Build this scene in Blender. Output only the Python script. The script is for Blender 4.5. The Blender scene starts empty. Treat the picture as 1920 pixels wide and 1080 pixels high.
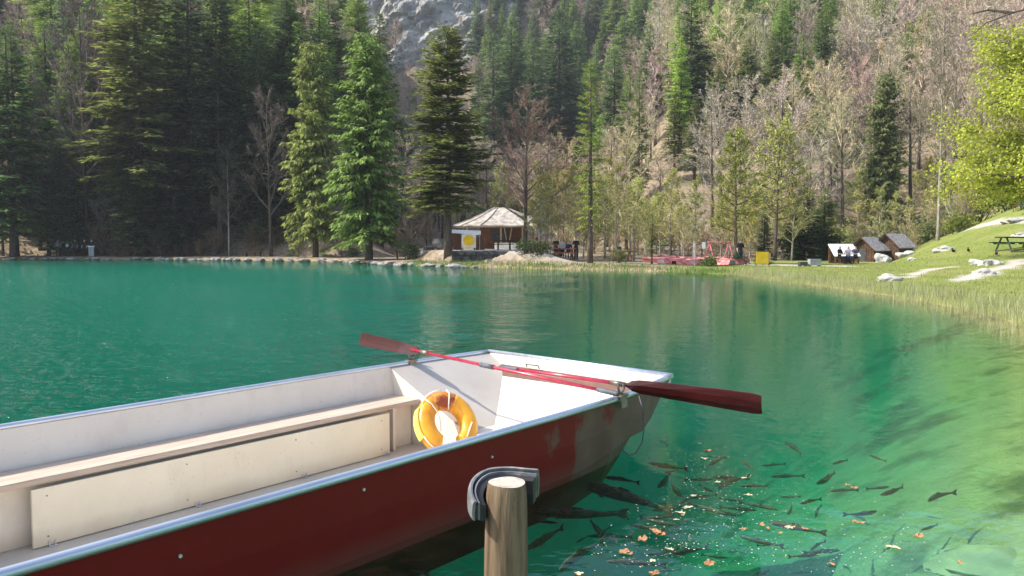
import bpy, bmesh, math, random
import numpy as np
from mathutils import Vector, Matrix, noise

sc = bpy.context.scene
COL = sc.collection
R = math.radians

# ------------------------------------------------------------------ camera
FPX, HCAM, HOR = 1478.0, 1.6, 455.0
PITCH = math.atan((540 - HOR) / FPX)
cam_d = bpy.data.cameras.new('camera')
cam = bpy.data.objects.new('camera', cam_d)
COL.objects.link(cam)
cam.location = (0, 0, HCAM)
cam.rotation_euler = (math.pi / 2 - PITCH, 0, 0)
cam_d.sensor_width = 36.0
cam_d.lens = 36.0 * FPX / 1920.0
cam_d.clip_start = 0.05
cam_d.clip_end = 3000
sc.camera = cam

# ------------------------------------------------------------------ sky, sun, exposure
SUN_AZ, SUN_EL = -94.0, 46.0            # azimuth from +Y, negative = left
world = bpy.data.worlds.new('World')
sc.world = world
world.use_nodes = True
wn = world.node_tree.nodes
sky = wn.new('ShaderNodeTexSky')
sky.sky_type = 'NISHITA'
sky.sun_disc = False
sky.sun_elevation = R(SUN_EL)
sky.sun_rotation = R(SUN_AZ)
sky.air_density = 1.0
sky.dust_density = 2.2
bg = wn['Background']
bg.inputs[1].default_value = 0.15
world.node_tree.links.new(sky.outputs[0], bg.inputs[0])
sd_ = bpy.data.lights.new('sun', 'SUN')
sd_.energy = 3.5
sd_.angle = R(0.53)
sd_.color = (1.0, 0.955, 0.88)
sun = bpy.data.objects.new('sun', sd_)
COL.objects.link(sun)
a = R(SUN_AZ)
sdir = Vector((math.sin(a) * math.cos(R(SUN_EL)), math.cos(a) * math.cos(R(SUN_EL)), math.sin(R(SUN_EL))))
sun.rotation_euler = (-sdir).to_track_quat('-Z', 'Y').to_euler()
vs = sc.view_settings
vs.view_transform = 'Standard'
vs.look = 'None'
vs.exposure = 1.02
vs.gamma = 1.0
vs.use_curve_mapping = False
sc.cycles.max_bounces = 8
sc.cycles.transparent_max_bounces = 12
sc.cycles.volume_bounces = 0
sc.cycles.caustics_reflective = False
sc.cycles.caustics_refractive = False
sc.cycles.sample_clamp_indirect = 6.0
sc.cycles.use_denoising = True

# ------------------------------------------------------------------ helpers
def at(px, py, h=0.0, y=None):
    dx, dy = (px - 960) / FPX, (540 - py) / FPX
    c, s = math.cos(PITCH), math.sin(PITCH)
    d = Vector((dx, c + dy * s, -s + dy * c))
    t = (h - HCAM) / d.z if y is None else y / d.y
    return Vector((0, 0, HCAM)) + d * t

def tag(o, label=None, cat=None, group=None, kind=None):
    if label: o['label'] = label
    if cat: o['category'] = cat
    if group: o['group'] = group
    if kind: o['kind'] = kind
    return o

def empty(name, loc=(0, 0, 0), rz=0.0, scale=1.0):
    o = bpy.data.objects.new(name, None)
    COL.objects.link(o)
    o.location = loc
    o.rotation_euler = (0, 0, rz)
    o.scale = (scale, scale, scale) if not hasattr(scale, '__len__') else scale
    return o

def obj(name, mesh, parent=None, loc=(0, 0, 0), rot=(0, 0, 0), scale=(1, 1, 1), color=None):
    o = bpy.data.objects.new(name, mesh)
    COL.objects.link(o)
    o.location = loc
    o.rotation_euler = rot
    o.scale = scale
    if parent is not None: o.parent = parent
    if color is not None: o.color = (color[0], color[1], color[2], 1)
    return o

class MB:
    def __init__(self):
        self.v, self.f, self.m = [], [], []
    def add(self, vs_, fs_, mi=0):
        b = len(self.v)
        self.v += [tuple(v) for v in vs_]
        self.f += [tuple(b + i for i in f) for f in fs_]
        self.m += [mi] * len(fs_)
    def box(self, x0, x1, y0, y1, z0, z1, mi=0, M=None):
        vs_ = [(x, y, z) for z in (z0, z1) for y in (y0, y1) for x in (x0, x1)]
        if M is not None: vs_ = [M @ Vector(v) for v in vs_]
        self.add(vs_, [(0, 2, 3, 1), (4, 5, 7, 6), (0, 1, 5, 4), (2, 6, 7, 3), (0, 4, 6, 2), (1, 3, 7, 5)], mi)
    def hexa(self, lo, hi, mi=0):
        self.add(list(lo) + list(hi), [(3, 2, 1, 0), (4, 5, 6, 7), (0, 1, 5, 4), (1, 2, 6, 5), (2, 3, 7, 6), (3, 0, 4, 7)], mi)
    def tube(self, pts, rad, n=8, mi=0, cap=True):
        pts = [Vector(p) for p in pts]
        if not hasattr(rad, '__len__'): rad = [rad] * len(pts)
        rings = []
        ref = None
        for i, p in enumerate(pts):
            t = (pts[min(i + 1, len(pts) - 1)] - pts[max(i - 1, 0)]).normalized()
            if ref is None:
                ref = Vector((0, 0, 1)) if abs(t.z) < 0.9 else Vector((1, 0, 0))
            x = (ref - t * ref.dot(t)).normalized()
            ref = x
            y = t.cross(x)
            rings.append([p + (x * math.cos(2 * math.pi * k / n) + y * math.sin(2 * math.pi * k / n)) * rad[i] for k in range(n)])
        fs_ = []
        for i in range(len(pts) - 1):
            for k in range(n):
                fs_.append((i * n + k, i * n + (k + 1) % n, (i + 1) * n + (k + 1) % n, (i + 1) * n + k))
        if cap:
            fs_.append(tuple(range(n - 1, -1, -1)))
            fs_.append(tuple((len(pts) - 1) * n + k for k in range(n)))
        self.add([v for r in rings for v in r], fs_, mi)
    def mesh(self, name, mats, smooth=False):
        me = bpy.data.meshes.new(name)
        me.from_pydata(self.v, [], self.f)
        if not hasattr(mats, '__len__'): mats = [mats]
        for m in mats: me.materials.append(m)
        if len(mats) > 1: me.polygons.foreach_set('material_index', self.m)
        if smooth: me.polygons.foreach_set('use_smooth', [True] * len(me.polygons))
        me.update()
        return me
    def build(self, name, mats, parent=None, smooth=False, bevel=0, **k):
        me = self.mesh(name, mats, smooth)
        if bevel:
            bm = bmesh.new(); bm.from_mesh(me)
            bmesh.ops.bevel(bm, geom=bm.edges[:], offset=bevel, segments=2, affect='EDGES', clamp_overlap=True)
            bm.to_mesh(me); bm.free()
        return obj(name, me, parent, **k)

def sstep(x, a_, b_):
    t = np.clip((np.asarray(x, float) - a_) / (b_ - a_), 0, 1)
    return t * t * (3 - 2 * t)

# ------------------------------------------------------------------ materials
def new_mat(name):
    m = bpy.data.materials.new(name)
    m.use_nodes = True
    nt = m.node_tree
    nt.nodes.clear()
    out = nt.nodes.new('ShaderNodeOutputMaterial')
    return m, nt, out

def N(nt, typ, **kw):
    n = nt.nodes.new(typ)
    for k, v in kw.items():
        if k.startswith('i_'): 
            key = k[2:]
            n.inputs[int(key) if key.isdigit() else key.replace('_', ' ')].default_value = v
        else: setattr(n, k, v)
    return n

def mixc(nt, fac, c1, c2, blend='MIX'):
    n = nt.nodes.new('ShaderNodeMix'); n.data_type = 'RGBA'; n.blend_type = blend
    for i, s in ((0, fac), (6, c1), (7, c2)):
        if isinstance(s, bpy.types.NodeSocket): nt.links.new(s, n.inputs[i])
        elif i == 0: n.inputs[0].default_value = s
        else: n.inputs[i].default_value = (*s, 1) if len(s) == 3 else s
    return n.outputs[2]

def ramp(nt, src, p0, p1, c0=(0, 0, 0), c1=(1, 1, 1)):
    n = nt.nodes.new('ShaderNodeValToRGB')
    n.color_ramp.elements[0].position = p0; n.color_ramp.elements[1].position = p1
    n.color_ramp.elements[0].color = (*c0, 1); n.color_ramp.elements[1].color = (*c1, 1)
    nt.links.new(src, n.inputs[0])
    return n.outputs[0]

def math_(nt, op, a_, b_=None):
    n = nt.nodes.new('ShaderNodeMath'); n.operation = op
    for i, s in ((0, a_), (1, b_)):
        if s is None: continue
        if isinstance(s, bpy.types.NodeSocket): nt.links.new(s, n.inputs[i])
        else: n.inputs[i].default_value = s
    return n.outputs[0]

def noise_n(nt, scale, detail=3, vec=None, rough=0.55, mapscale=None, obj_space=True):
    if vec is None:
        tc = nt.nodes.new('ShaderNodeTexCoord')
        vec = tc.outputs['Object'] if obj_space else None
        if vec is None:
            g = nt.nodes.new('ShaderNodeNewGeometry'); vec = g.outputs['Position']
    if mapscale:
        mp = nt.nodes.new('ShaderNodeMapping'); mp.inputs['Scale'].default_value = mapscale
        nt.links.new(vec, mp.inputs[0]); vec = mp.outputs[0]
    n = N(nt, 'ShaderNodeTexNoise', i_Scale=scale, i_Detail=detail, i_Roughness=rough)
    nt.links.new(vec, n.inputs['Vector'])
    return n.outputs['Fac']

def pmat(name, c1, c2=None, rough=0.6, spec=0.4, metal=0.0, scale=8, bump=0.0, mapscale=None, coat=0.0, lo=0.35, hi=0.65, bscale=None, detail=4, world_space=False):
    m, nt, out = new_mat(name)
    b = N(nt, 'ShaderNodeBsdfPrincipled', i_Roughness=rough, i_Metallic=metal)
    b.inputs['Specular IOR Level'].default_value = spec
    b.inputs['Coat Weight'].default_value = coat
    if c2 is None: b.inputs['Base Color'].default_value = (*c1, 1)
    else:
        f = noise_n(nt, scale, detail, mapscale=mapscale, obj_space=not world_space)
        nt.links.new(ramp(nt, f, lo, hi, c1, c2), b.inputs['Base Color'])
    if bump:
        f = noise_n(nt, bscale or scale * 3, 3, mapscale=mapscale, obj_space=not world_space)
        bp = N(nt, 'ShaderNodeBump', i_Strength=bump, i_Distance=0.02)
        nt.links.new(f, bp.inputs['Height']); nt.links.new(bp.outputs[0], b.inputs['Normal'])
    nt.links.new(b.outputs[0], out.inputs[0])
    return m

def leaf_mat(name, trans=0.3, var=(0.55, 1.5), rough=0.6, hue=None):
    """foliage: object colour x per-leaf variation"""
    m, nt, out = new_mat(name)
    oi = nt.nodes.new('ShaderNodeObjectInfo')
    g = nt.nodes.new('ShaderNodeNewGeometry')
    mr = N(nt, 'ShaderNodeMapRange', i_3=var[0], i_4=var[1])
    nt.links.new(g.outputs['Random Per Island'], mr.inputs[0])
    nz = noise_n(nt, 0.9, 2)
    f2 = math_(nt, 'MULTIPLY', mr.outputs[0], math_(nt, 'ADD', math_(nt, 'MULTIPLY', nz, 1.2), 0.4))
    vm = N(nt, 'ShaderNodeVectorMath', operation='SCALE')
    nt.links.new(oi.outputs['Color'], vm.inputs[0]); nt.links.new(f2, vm.inputs['Scale'])
    col = vm.outputs[0]
    if hue is not None:
        col = mixc(nt, math_(nt, 'MULTIPLY', g.outputs['Random Per Island'], 0.5), col, hue)
    b = N(nt, 'ShaderNodeBsdfPrincipled', i_Roughness=rough)
    b.inputs['Specular IOR Level'].default_value = 0.25
    nt.links.new(col, b.inputs['Base Color'])
    t = nt.nodes.new('ShaderNodeBsdfTranslucent')
    nt.links.new(col, t.inputs[0])
    mx = N(nt, 'ShaderNodeMixShader', i_0=trans)
    nt.links.new(b.outputs[0], mx.inputs[1]); nt.links.new(t.outputs[0], mx.inputs[2])
    nt.links.new(mx.outputs[0], out.inputs[0])
    return m

M = {}
M['needle'] = leaf_mat('needles', 0.4, (0.45, 1.7))
M['leaf'] = leaf_mat('leaves', 0.45, (0.7, 1.3))
M['twig'] = leaf_mat('twigs', 0.0, (0.6, 1.35), 0.9)
M['bark'] = pmat('bark', (0.06, 0.045, 0.034), (0.16, 0.125, 0.095), 0.9, 0.2, scale=3, bump=0.6, mapscale=(4, 4, 0.6))
M['pale_bark'] = pmat('pale_bark', (0.2, 0.17, 0.14), (0.42, 0.38, 0.32), 0.9, 0.2, scale=3, bump=0.4, mapscale=(3, 3, 0.7))
M['stone'] = pmat('stone', (0.12, 0.115, 0.105), (0.36, 0.345, 0.315), 0.9, 0.2, scale=4, bump=0.7, world_space=True)
M['pale_stone'] = pmat('pale_stone', (0.42, 0.41, 0.37), (0.68, 0.66, 0.61), 0.9, 0.2, scale=3, bump=0.7, world_space=True)
M['dark_stone'] = pmat('dark_stone', (0.035, 0.036, 0.037), (0.11, 0.11, 0.105), 0.9, 0.2, scale=2.5, bump=0.8, world_space=True)
M['wood_brown'] = pmat('wood_brown', (0.11, 0.045, 0.02), (0.24, 0.1, 0.045), 0.7, 0.3, scale=4, mapscale=(1, 1, 6))
M['wood_dark'] = pmat('wood_dark', (0.045, 0.025, 0.014), (0.13, 0.075, 0.042), 0.8, 0.2, scale=4, mapscale=(1, 1, 6))
M['wood_pale'] = pmat('wood_pale', (0.38, 0.27, 0.15), (0.52, 0.4, 0.25), 0.7, 0.3, scale=4)
M['shingle'] = pmat('shingle', (0.25, 0.22, 0.19), (0.52, 0.47, 0.41), 0.9, 0.15, scale=2.2, bump=0.7, bscale=9, detail=8)
M['slate'] = pmat('slate', (0.16, 0.15, 0.15), (0.34, 0.32, 0.31), 0.8, 0.3, scale=5, bump=0.5)
M['white_sheet'] = pmat('white_sheet', (0.66, 0.66, 0.64), (0.82, 0.81, 0.78), 0.7, 0.3, scale=2)
M['yellow'] = pmat('yellow', (0.75, 0.5, 0.015), (0.85, 0.62, 0.03), 0.6, 0.3, scale=3)
M['red_wood'] = pmat('red_wood', (0.45, 0.08, 0.08), (0.66, 0.30, 0.28), 0.6, 0.4, scale=3)
M['grey_metal'] = pmat('grey_metal', (0.25, 0.26, 0.27), (0.38, 0.39, 0.4), 0.45, 0.5, scale=4)
M['dark_metal'] = pmat('dark_metal', (0.03, 0.032, 0.035), (0.07, 0.07, 0.072), 0.5, 0.5, scale=6)
M['dark_green'] = pmat('dark_green', (0.012, 0.03, 0.022), (0.03, 0.055, 0.042), 0.6, 0.3, scale=4)
# people
M['skin'] = pmat('skin', (0.5, 0.3, 0.21), (0.58, 0.37, 0.27), 0.6, 0.3)
M['hair'] = pmat('hair', (0.03, 0.02, 0.014), (0.07, 0.045, 0.03), 0.7, 0.3)
M['fair_hair'] = pmat('fair_hair', (0.35, 0.27, 0.16), (0.5, 0.4, 0.26), 0.7, 0.3)
M['cloth_black'] = pmat('cloth_black', (0.01, 0.011, 0.014), (0.024, 0.025, 0.03), 0.9, 0.2)
M['cloth_white'] = pmat('cloth_white', (0.65, 0.66, 0.68), (0.78, 0.78, 0.78), 0.9, 0.2)
M['cloth_grey'] = pmat('cloth_grey', (0.24, 0.26, 0.3), (0.34, 0.36, 0.4), 0.9, 0.2)
M['cloth_blue'] = pmat('cloth_blue', (0.02, 0.028, 0.07), (0.04, 0.05, 0.1), 0.9, 0.2)
M['cloth_red'] = pmat('cloth_red', (0.32, 0.04, 0.035), (0.42, 0.06, 0.05), 0.9, 0.2)
M['cloth_lilac'] = pmat('cloth_lilac', (0.38, 0.34, 0.46), (0.5, 0.46, 0.58), 0.9, 0.2)

# ------------------------------------------------------------------ terrain
LAKE = np.array([(-48, 75.0), (-40, 74.6), (-33, 74.6), (-25, 71.6), (-16.5, 68.3), (-11, 61), (-7.8, 55.8), (-2, 51.2), (4.3, 46.6), (9.0, 43.0),
                 (11.2, 39.5), (11.3, 34.0), (11.4, 27.8), (11.4, 23.6), (10.9, 19.2), (10.2, 16.4), (9.2, 13.5), (7.4, 9.6), (5.9, 7.0), (4.7, 4.4), (3.9, 1.6), (3.2, -1),
                 (2.0, -3.2), (-2, -4.5), (-12, -6), (-30, -5), (-50, 5), (-62, 25), (-64, 45), (-58, 66)], float)
NRIGHT = (9, 21)      # polyline indices of the shallow right-hand shore

def seg_dist(P, pts, closed):
    d = np.full(len(P), 1e9)
    n = len(pts)
    for i in range(n if closed else n - 1):
        a_, b_ = pts[i], pts[(i + 1) % n]
        ab = b_ - a_
        t = np.clip(((P - a_) @ ab) / (ab @ ab), 0, 1)
        d = np.minimum(d, np.hypot(*(P - a_ - t[:, None] * ab).T))
    return d

def inside(P, pts):
    x, y = P[:, 0], P[:, 1]
    c = np.zeros(len(P), bool)
    n = len(pts)
    for i in range(n):
        (x0, y0), (x1, y1) = pts[i], pts[(i + 1) % n]
        if y0 == y1: continue
        cond = (y0 > y) != (y1 > y)
        c ^= cond & (x < (x1 - x0) * (y - y0) / (y1 - y0) + x0)
    return c

_rng = np.random.RandomState(5)
_W = [(_rng.uniform(0, 6.28), _rng.uniform(0.03, 0.14), _rng.uniform(0, 6.28)) for _ in range(14)]
def wob(x, y, k=1.0):
    s = 0
    for an, fr, ph in _W:
        s = s + np.sin((x * math.cos(an) + y * math.sin(an)) * fr * 6.28 * k + ph)
    return s / 5.0

def height(x, y):
    x = np.atleast_1d(np.asarray(x, float)); y = np.atleast_1d(np.asarray(y, float))
    P = np.stack([x, y], 1)
    d = seg_dist(P, LAKE, True)
    ins = inside(P, LAKE)
    az = np.arctan2(x, y)
    # --- land
    bank = (0.28 - 0.17 * sstep(az, 0.12, 0.24)) * (1 - np.exp(-d / 0.5))
    wy = sstep(y, 30, 60)
    A = 0.66 * np.maximum(0, d - 5.0) * wy
    A = 85 * np.tanh(A / 85)
    terrace = 0.75 * sstep(d, 3.0, 3.6) * sstep(az, -0.13, -0.12) * (1 - sstep(az, 0.02, 0.09)) 
    B = terrace + 0.05 * np.maximum(0, d - 14) + 0.95 * np.maximum(0, y - 185) * sstep(y, 180, 200)
    C = 0.5 * np.maximum(0, y - 80 - 6 * sstep(az, 0.3, 0.4) * 0)
    wA = 1 - sstep(az, -0.22, -0.14)
    wC = sstep(az, 0.09, 0.22)
    land = A * wA + B * (1 - wA) * (1 - wC) + C * wC
    # grassy bank on the right
    g = 0.40 * np.maximum(0, x - 0.5 * y + 1) * sstep(y, 24, 62) ** 2 + 0.015 * np.maximum(0, x - 11)* sstep(az, 0.42, 0.56)
    land = land + g * sstep(y, 4, 14) * (1 - sstep(x, 50, 90))
    # unseen steep mountain flank to the left, shaped to shade the left wood
    side = (x + 20) * -0.07 + (y - 67) * 0.997
    D = np.minimum(2.2 * np.maximum(0, -x - 84), 62.0)
    land = np.maximum(land, D * sstep(side, -4, 8) * (1 - sstep(side, 30, 70)))
    rough = wob(x, y) * np.clip((d - 6) * 0.02, 0, 1.2) * sstep(y, 66, 90)
    landh = bank + land + rough + 0.03 * wob(x, y, 4) * sstep(d, 0.5, 2)
    # --- lake bed
    dr = seg_dist(P, LAKE[NRIGHT[0]:NRIGHT[1] + 1], False)
    dep_r = 0.06 + 0.15 * dr + 0.085 * dr * dr
    dep_o = 0.15 + 0.75 * d
    dep = np.minimum(np.minimum(dep_r, dep_o), 4.6)
    bed = -dep * (1 - np.exp(-d / 0.35)) + 0.09 * (wob(x, y, 6) + 0.6 * wob(y, x, 11)) * sstep(dep, .3, 1.2)
    return np.where(ins, np.minimum(bed, -0.02), landh)

def H1(x, y): return float(height(x, y)[0])

def ground_at(px, py, dmax=150):
    d = (at(px, py, 0, y=1.0) - Vector((0, 0, HCAM)))
    ys = np.linspace(8, dmax, 1500)
    hx = height(d.x * ys, ys)
    z = HCAM + d.z * ys
    k = np.nonzero(z <= np.maximum(hx, 0))[0]
    i = k[0] if len(k) else len(ys) - 1
    return Vector((d.x * ys[i], ys[i], float(max(hx[i], 0))))

def axis(*segs):
    o = []
    for a_, b_, st in segs: o += list(np.arange(a_, b_, st))
    o.append(segs[-1][1])
    return np.array(o)

gx = axis((-212, -130, 8), (-130, -64, 3), (-64, -14, 1.0), (-14, 3, 0.6), (3, 15, 0.22), (15, 46, 0.5), (46, 140, 3), (140, 212, 8))
gy = axis((-50, -20, 10), (-20, -2, 2), (-2, 46, 0.4), (46, 80, 0.6), (80, 200, 3), (200, 296, 6))
GX, GY = np.meshgrid(gx, gy)
GZ = height(GX.ravel(), GY.ravel())
nxg, nyg = len(gx), len(gy)
gv = np.stack([GX.ravel(), GY.ravel(), GZ], 1)
ii = (np.arange(nyg - 1)[:, None] * nxg + np.arange(nxg - 1)[None, :]).ravel()
gf = np.stack([ii, ii + 1, ii + nxg + 1, ii + nxg], 1)
gme = bpy.data.meshes.new('ground')
gme.from_pydata(gv.tolist(), [], gf.tolist())
gme.polygons.foreach_set('use_smooth', [True] * len(gme.polygons))
P2 = gv[:, :2]
d_ = seg_dist(P2, LAKE, True); ins_ = inside(P2, LAKE); az_ = np.arctan2(P2[:, 0], P2[:, 1])
def path_mask(pixels, wid):
    pts = np.array([tuple(ground_at(*q))[:2] for q in pixels])
    return 1 - sstep(seg_dist(P2, pts, False) + 0.25 * wob(P2[:, 0], P2[:, 1], 5), wid * 0.6, wid)
grass = sstep(az_, 0.16, 0.26) * (1 - sstep(P2[:, 1], 62, 70)) + 0.0
grass = np.maximum(grass, sstep(P2[:, 0], 24, 30) * (1 - sstep(P2[:, 1], 74, 82)) * sstep(az_, .3, .4))
grass = np.maximum(grass, sstep(P2[:, 0], 2, 4) * (1 - sstep(P2[:, 1], 40, 45)))
gravel = np.maximum(path_mask([(1925, 488), (1860, 506), (1800, 526)], 0.55), path_mask([(1790, 500), (1740, 506), (1700, 520)], 0.35))
gravel = np.maximum(gravel, path_mask([(1925, 414), (1870, 418), (1830, 424)], 0.8))
gravel = np.maximum(gravel, path_mask([(1190, 488), (1300, 488), (1400, 496), (1480, 497), (1570, 499)], 1.5))
gravel = np.maximum(gravel, sstep(az_, -0.1, -0.08) * (1 - sstep(az_, 0.06, 0.1)) * sstep(d_, 3, 4) * (1 - sstep(P2[:, 1], 74, 78)))
cols = np.zeros((len(gv), 4)); cols[:, 0] = np.where(ins_, 0, np.clip(grass, 0, 1)); cols[:, 1] = np.where(ins_, 0, np.clip(gravel, 0, 1)); cols[:, 2] = ins_ * 1.0; cols[:, 3] = 1
ca = gme.color_attributes.new('mask', 'FLOAT_COLOR', 'POINT')
ca.data.foreach_set('color', cols.ravel())

m, nt, out = new_mat('ground_mat')
b = N(nt, 'ShaderNodeBsdfPrincipled', i_Roughness=0.95); b.inputs['Specular IOR Level'].default_value = 0.15
at_ = N(nt, 'ShaderNodeAttribute', attribute_name='mask')
sp = nt.nodes.new('ShaderNodeSeparateColor'); nt.links.new(at_.outputs['Color'], sp.inputs[0])
n1 = noise_n(nt, 0.35, 6, obj_space=False); n2 = noise_n(nt, 3.0, 5, obj_space=False); n3 = noise_n(nt, 14, 3, obj_space=False)
forest = mixc(nt, ramp(nt, n2, 0.35, 0.65), (0.17, 0.125, 0.085), (0.36, 0.28, 0.19))
forest = mixc(nt, ramp(nt, n1, 0.52, 0.66), forest, (0.07, 0.1, 0.03))
gr = mixc(nt, ramp(nt, n1, 0.38, 0.62), (0.17, 0.21, 0.05), (0.30, 0.28, 0.11))
gr = mixc(nt, ramp(nt, n3, 0.3, 0.7), gr, (0.15, 0.20, 0.03))
gr = mixc(nt, ramp(nt, n2, 0.6, 0.75), gr, (0.3, 0.27, 0.1))
gv_ = mixc(nt, n3, (0.36, 0.32, 0.27), (0.56, 0.51, 0.44))
bed = mixc(nt, ramp(nt, n2, 0.35, 0.7), (0.50, 0.42, 0.16), (0.37, 0.31, 0.10))
nb = noise_n(nt, 0.75, 7, obj_space=False, rough=0.62)
bed = mixc(nt, ramp(nt, nb, 0.53, 0.64), bed, (0.15, 0.13, 0.045))
c = mixc(nt, sp.outputs[0], forest, gr)
c = mixc(nt, sp.outputs[1], c, gv_)
c = mixc(nt, sp.outputs[2], c, bed)
nt.links.new(c, b.inputs['Base Color'])
bp = N(nt, 'ShaderNodeBump', i_Strength=0.8, i_Distance=0.06); nt.links.new(n3, bp.inputs['Height']); nt.links.new(bp.outputs[0], b.inputs['Normal'])
nt.links.new(b.outputs[0], out.inputs[0])
gme.materials.append(m)
ground = obj('ground', gme)
tag(ground, 'sunlit grass bank, lake bed and leaf-strewn wooded slopes', 'ground', kind='structure')

# ------------------------------------------------------------------ haze
m, nt, out = new_mat('haze_air')
pv = N(nt, 'ShaderNodeVolumePrincipled', i_Density=0.0003)
pv.inputs['Color'].default_value = (0.86, 0.93, 1.0, 1)
pv.inputs['Anisotropy'].default_value = 0.2
nt.links.new(pv.outputs[0], out.inputs['Volume'])
mb = MB(); mb.box(-216, 216, -54, 300, -11, 150)
haze = mb.build('haze', m)
tag(haze, 'thin bluish haze in the air over lake and woods', 'haze', kind='stuff')

# ------------------------------------------------------------------ water
m, nt, out = new_mat('lake_water')
geo = nt.nodes.new('ShaderNodeNewGeometry')
w1 = noise_n(nt, 2.6, 2, obj_space=False, mapscale=(1.0, 0.8, 1))
w2 = noise_n(nt, 9.0, 2, obj_space=False, mapscale=(0.85, 1.0, 1))
w3 = noise_n(nt, 0.9, 2, obj_space=False, mapscale=(1.0, 1.5, 1))
sx = nt.nodes.new('ShaderNodeSeparateXYZ'); nt.links.new(geo.outputs['Position'], sx.inputs[0])
ratio = math_(nt, 'DIVIDE', sx.outputs[0], math_(nt, 'ADD', math_(nt, 'ABSOLUTE', sx.outputs[1]), 3.0))
patch = noise_n(nt, 0.16, 3, obj_space=False, mapscale=(0.6, 1.0, 1))
breeze = ramp(nt, math_(nt, 'ADD', ratio, math_(nt, 'MULTIPLY', math_(nt, 'SUBTRACT', patch, 0.5), 0.5)), 0.0, 1.0)
rm = N(nt, 'ShaderNodeMapRange', i_1=-0.42, i_2=0.08, i_3=1.0, i_4=0.018)
rm.interpolation_type = 'SMOOTHSTEP'
nt.links.new(math_(nt, 'ADD', ratio, math_(nt, 'MULTIPLY', math_(nt, 'SUBTRACT', patch, 0.5), 0.45)), rm.inputs[0])
calm = N(nt, 'ShaderNodeMapRange', i_1=22.0, i_2=62.0, i_3=1.0, i_4=0.2); nt.links.new(sx.outputs[1], calm.inputs[0])
hsum = math_(nt, 'ADD', math_(nt, 'ADD', w1, math_(nt, 'MULTIPLY', w2, 0.38)), math_(nt, 'MULTIPLY', w3, 0.8))
bp = N(nt, 'ShaderNodeBump', i_Distance=0.75)
nt.links.new(math_(nt, 'MULTIPLY', rm.outputs[0], calm.outputs[0]), bp.inputs['Strength']); nt.links.new(hsum, bp.inputs['Height'])
fr = N(nt, 'ShaderNodeFresnel', i_IOR=1.33); nt.links.new(bp.outputs[0], fr.inputs['Normal'])
gl = N(nt, 'ShaderNodeBsdfGlossy', i_Roughness=0.03); nt.links.new(bp.outputs[0], gl.inputs['Normal'])
tr = N(nt, 'ShaderNodeBsdfTransparent', i_Color=(1, 1, 1, 1))
fin = nt.nodes.new('ShaderNodeMixShader')
nt.links.new(fr.outputs[0], fin.inputs[0]); nt.links.new(tr.outputs[0], fin.inputs[1]); nt.links.new(gl.outputs[0], fin.inputs[2])
nt.links.new(fin.outputs[0], out.inputs['Surface'])
# suspended fines scatter green light (per metre 0.005 / 0.072 / 0.058), the water absorbs red
vsn = N(nt, 'ShaderNodeVolumeScatter', i_Density=0.072); vsn.inputs['Color'].default_value = (0.08, 1.0, 0.72, 1)
va = N(nt, 'ShaderNodeVolumeAbsorption', i_Density=1.0); va.inputs['Color'].default_value = (0.47, 0.888, 0.845, 1)
ad = nt.nodes.new('ShaderNodeAddShader'); nt.links.new(vsn.outputs[0], ad.inputs[0]); nt.links.new(va.outputs[0], ad.inputs[1])
nt.links.new(ad.outputs[0], out.inputs['Volume'])
WATER_MAT = m
wx = axis((-75, -10, 2.5), (-10, 16, 0.5)); wy_ = axis((-12, 46, 0.5), (46, 82, 2))
WX, WY = np.meshgrid(wx, wy_); nwx, nwy = len(wx), len(wy_)
wv = [(x, y, 0.0) for x, y in zip(WX.ravel(), WY.ravel())]
ii = (np.arange(nwy - 1)[:, None] * nwx + np.arange(nwx - 1)[None, :]).ravel()
wf = np.stack([ii, ii + 1, ii + nwx + 1, ii + nwx], 1).tolist()
ring = list(range(nwx)) + [nwx * j + nwx - 1 for j in range(1, nwy)] + [nwx * (nwy - 1) + i for i in range(nwx - 2, -1, -1)] + [nwx * j for j in range(nwy - 2, 0, -1)]
b0 = len(wv); wv += [(wv[i][0], wv[i][1], -9.0) for i in ring]; nr = len(ring)
wf += [(ring[(k + 1) % nr], ring[k], b0 + k, b0 + (k + 1) % nr) for k in range(nr)] + [tuple(b0 + nr - 1 - k for k in range(nr))]
wme = bpy.data.meshes.new('water'); wme.from_pydata(wv, [], wf); wme.materials.append(m)
water = obj('water', wme)
tag(water, 'clear emerald lake water, rippled on one side and calm by the reeds', 'lake', kind='structure')

# ------------------------------------------------------------------ tree prototypes
def quads_mesh(name, c, d, s, length, width, mat, droop=None):
    """rhombic sprays: centre base c, direction d (unit), side s (unit)"""
    n = len(c)
    L = length[:, None]; W = width[:, None]
    v = np.empty((n, 4, 3))
    v[:, 0] = c
    v[:, 1] = c + d * L * 0.45 + s * W * 0.5
    v[:, 2] = c + d * L
    v[:, 3] = c + d * L * 0.45 - s * W * 0.5
    if droop is not None: v[:, 2, 2] -= droop
    me = bpy.data.meshes.new(name)
    me.vertices.add(n * 4); me.vertices.foreach_set('co', v.ravel())
    me.loops.add(n * 4); me.loops.foreach_set('vertex_index', np.arange(n * 4, dtype=np.int32))
    me.polygons.add(n); me.polygons.foreach_set('loop_start', np.arange(0, n * 4, 4, dtype=np.int32))
    me.materials.append(mat)
    me.update(calc_edges=True)
    return me

def norm(v): return v / np.maximum(np.linalg.norm(v, axis=1, keepdims=True), 1e-9)

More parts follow.
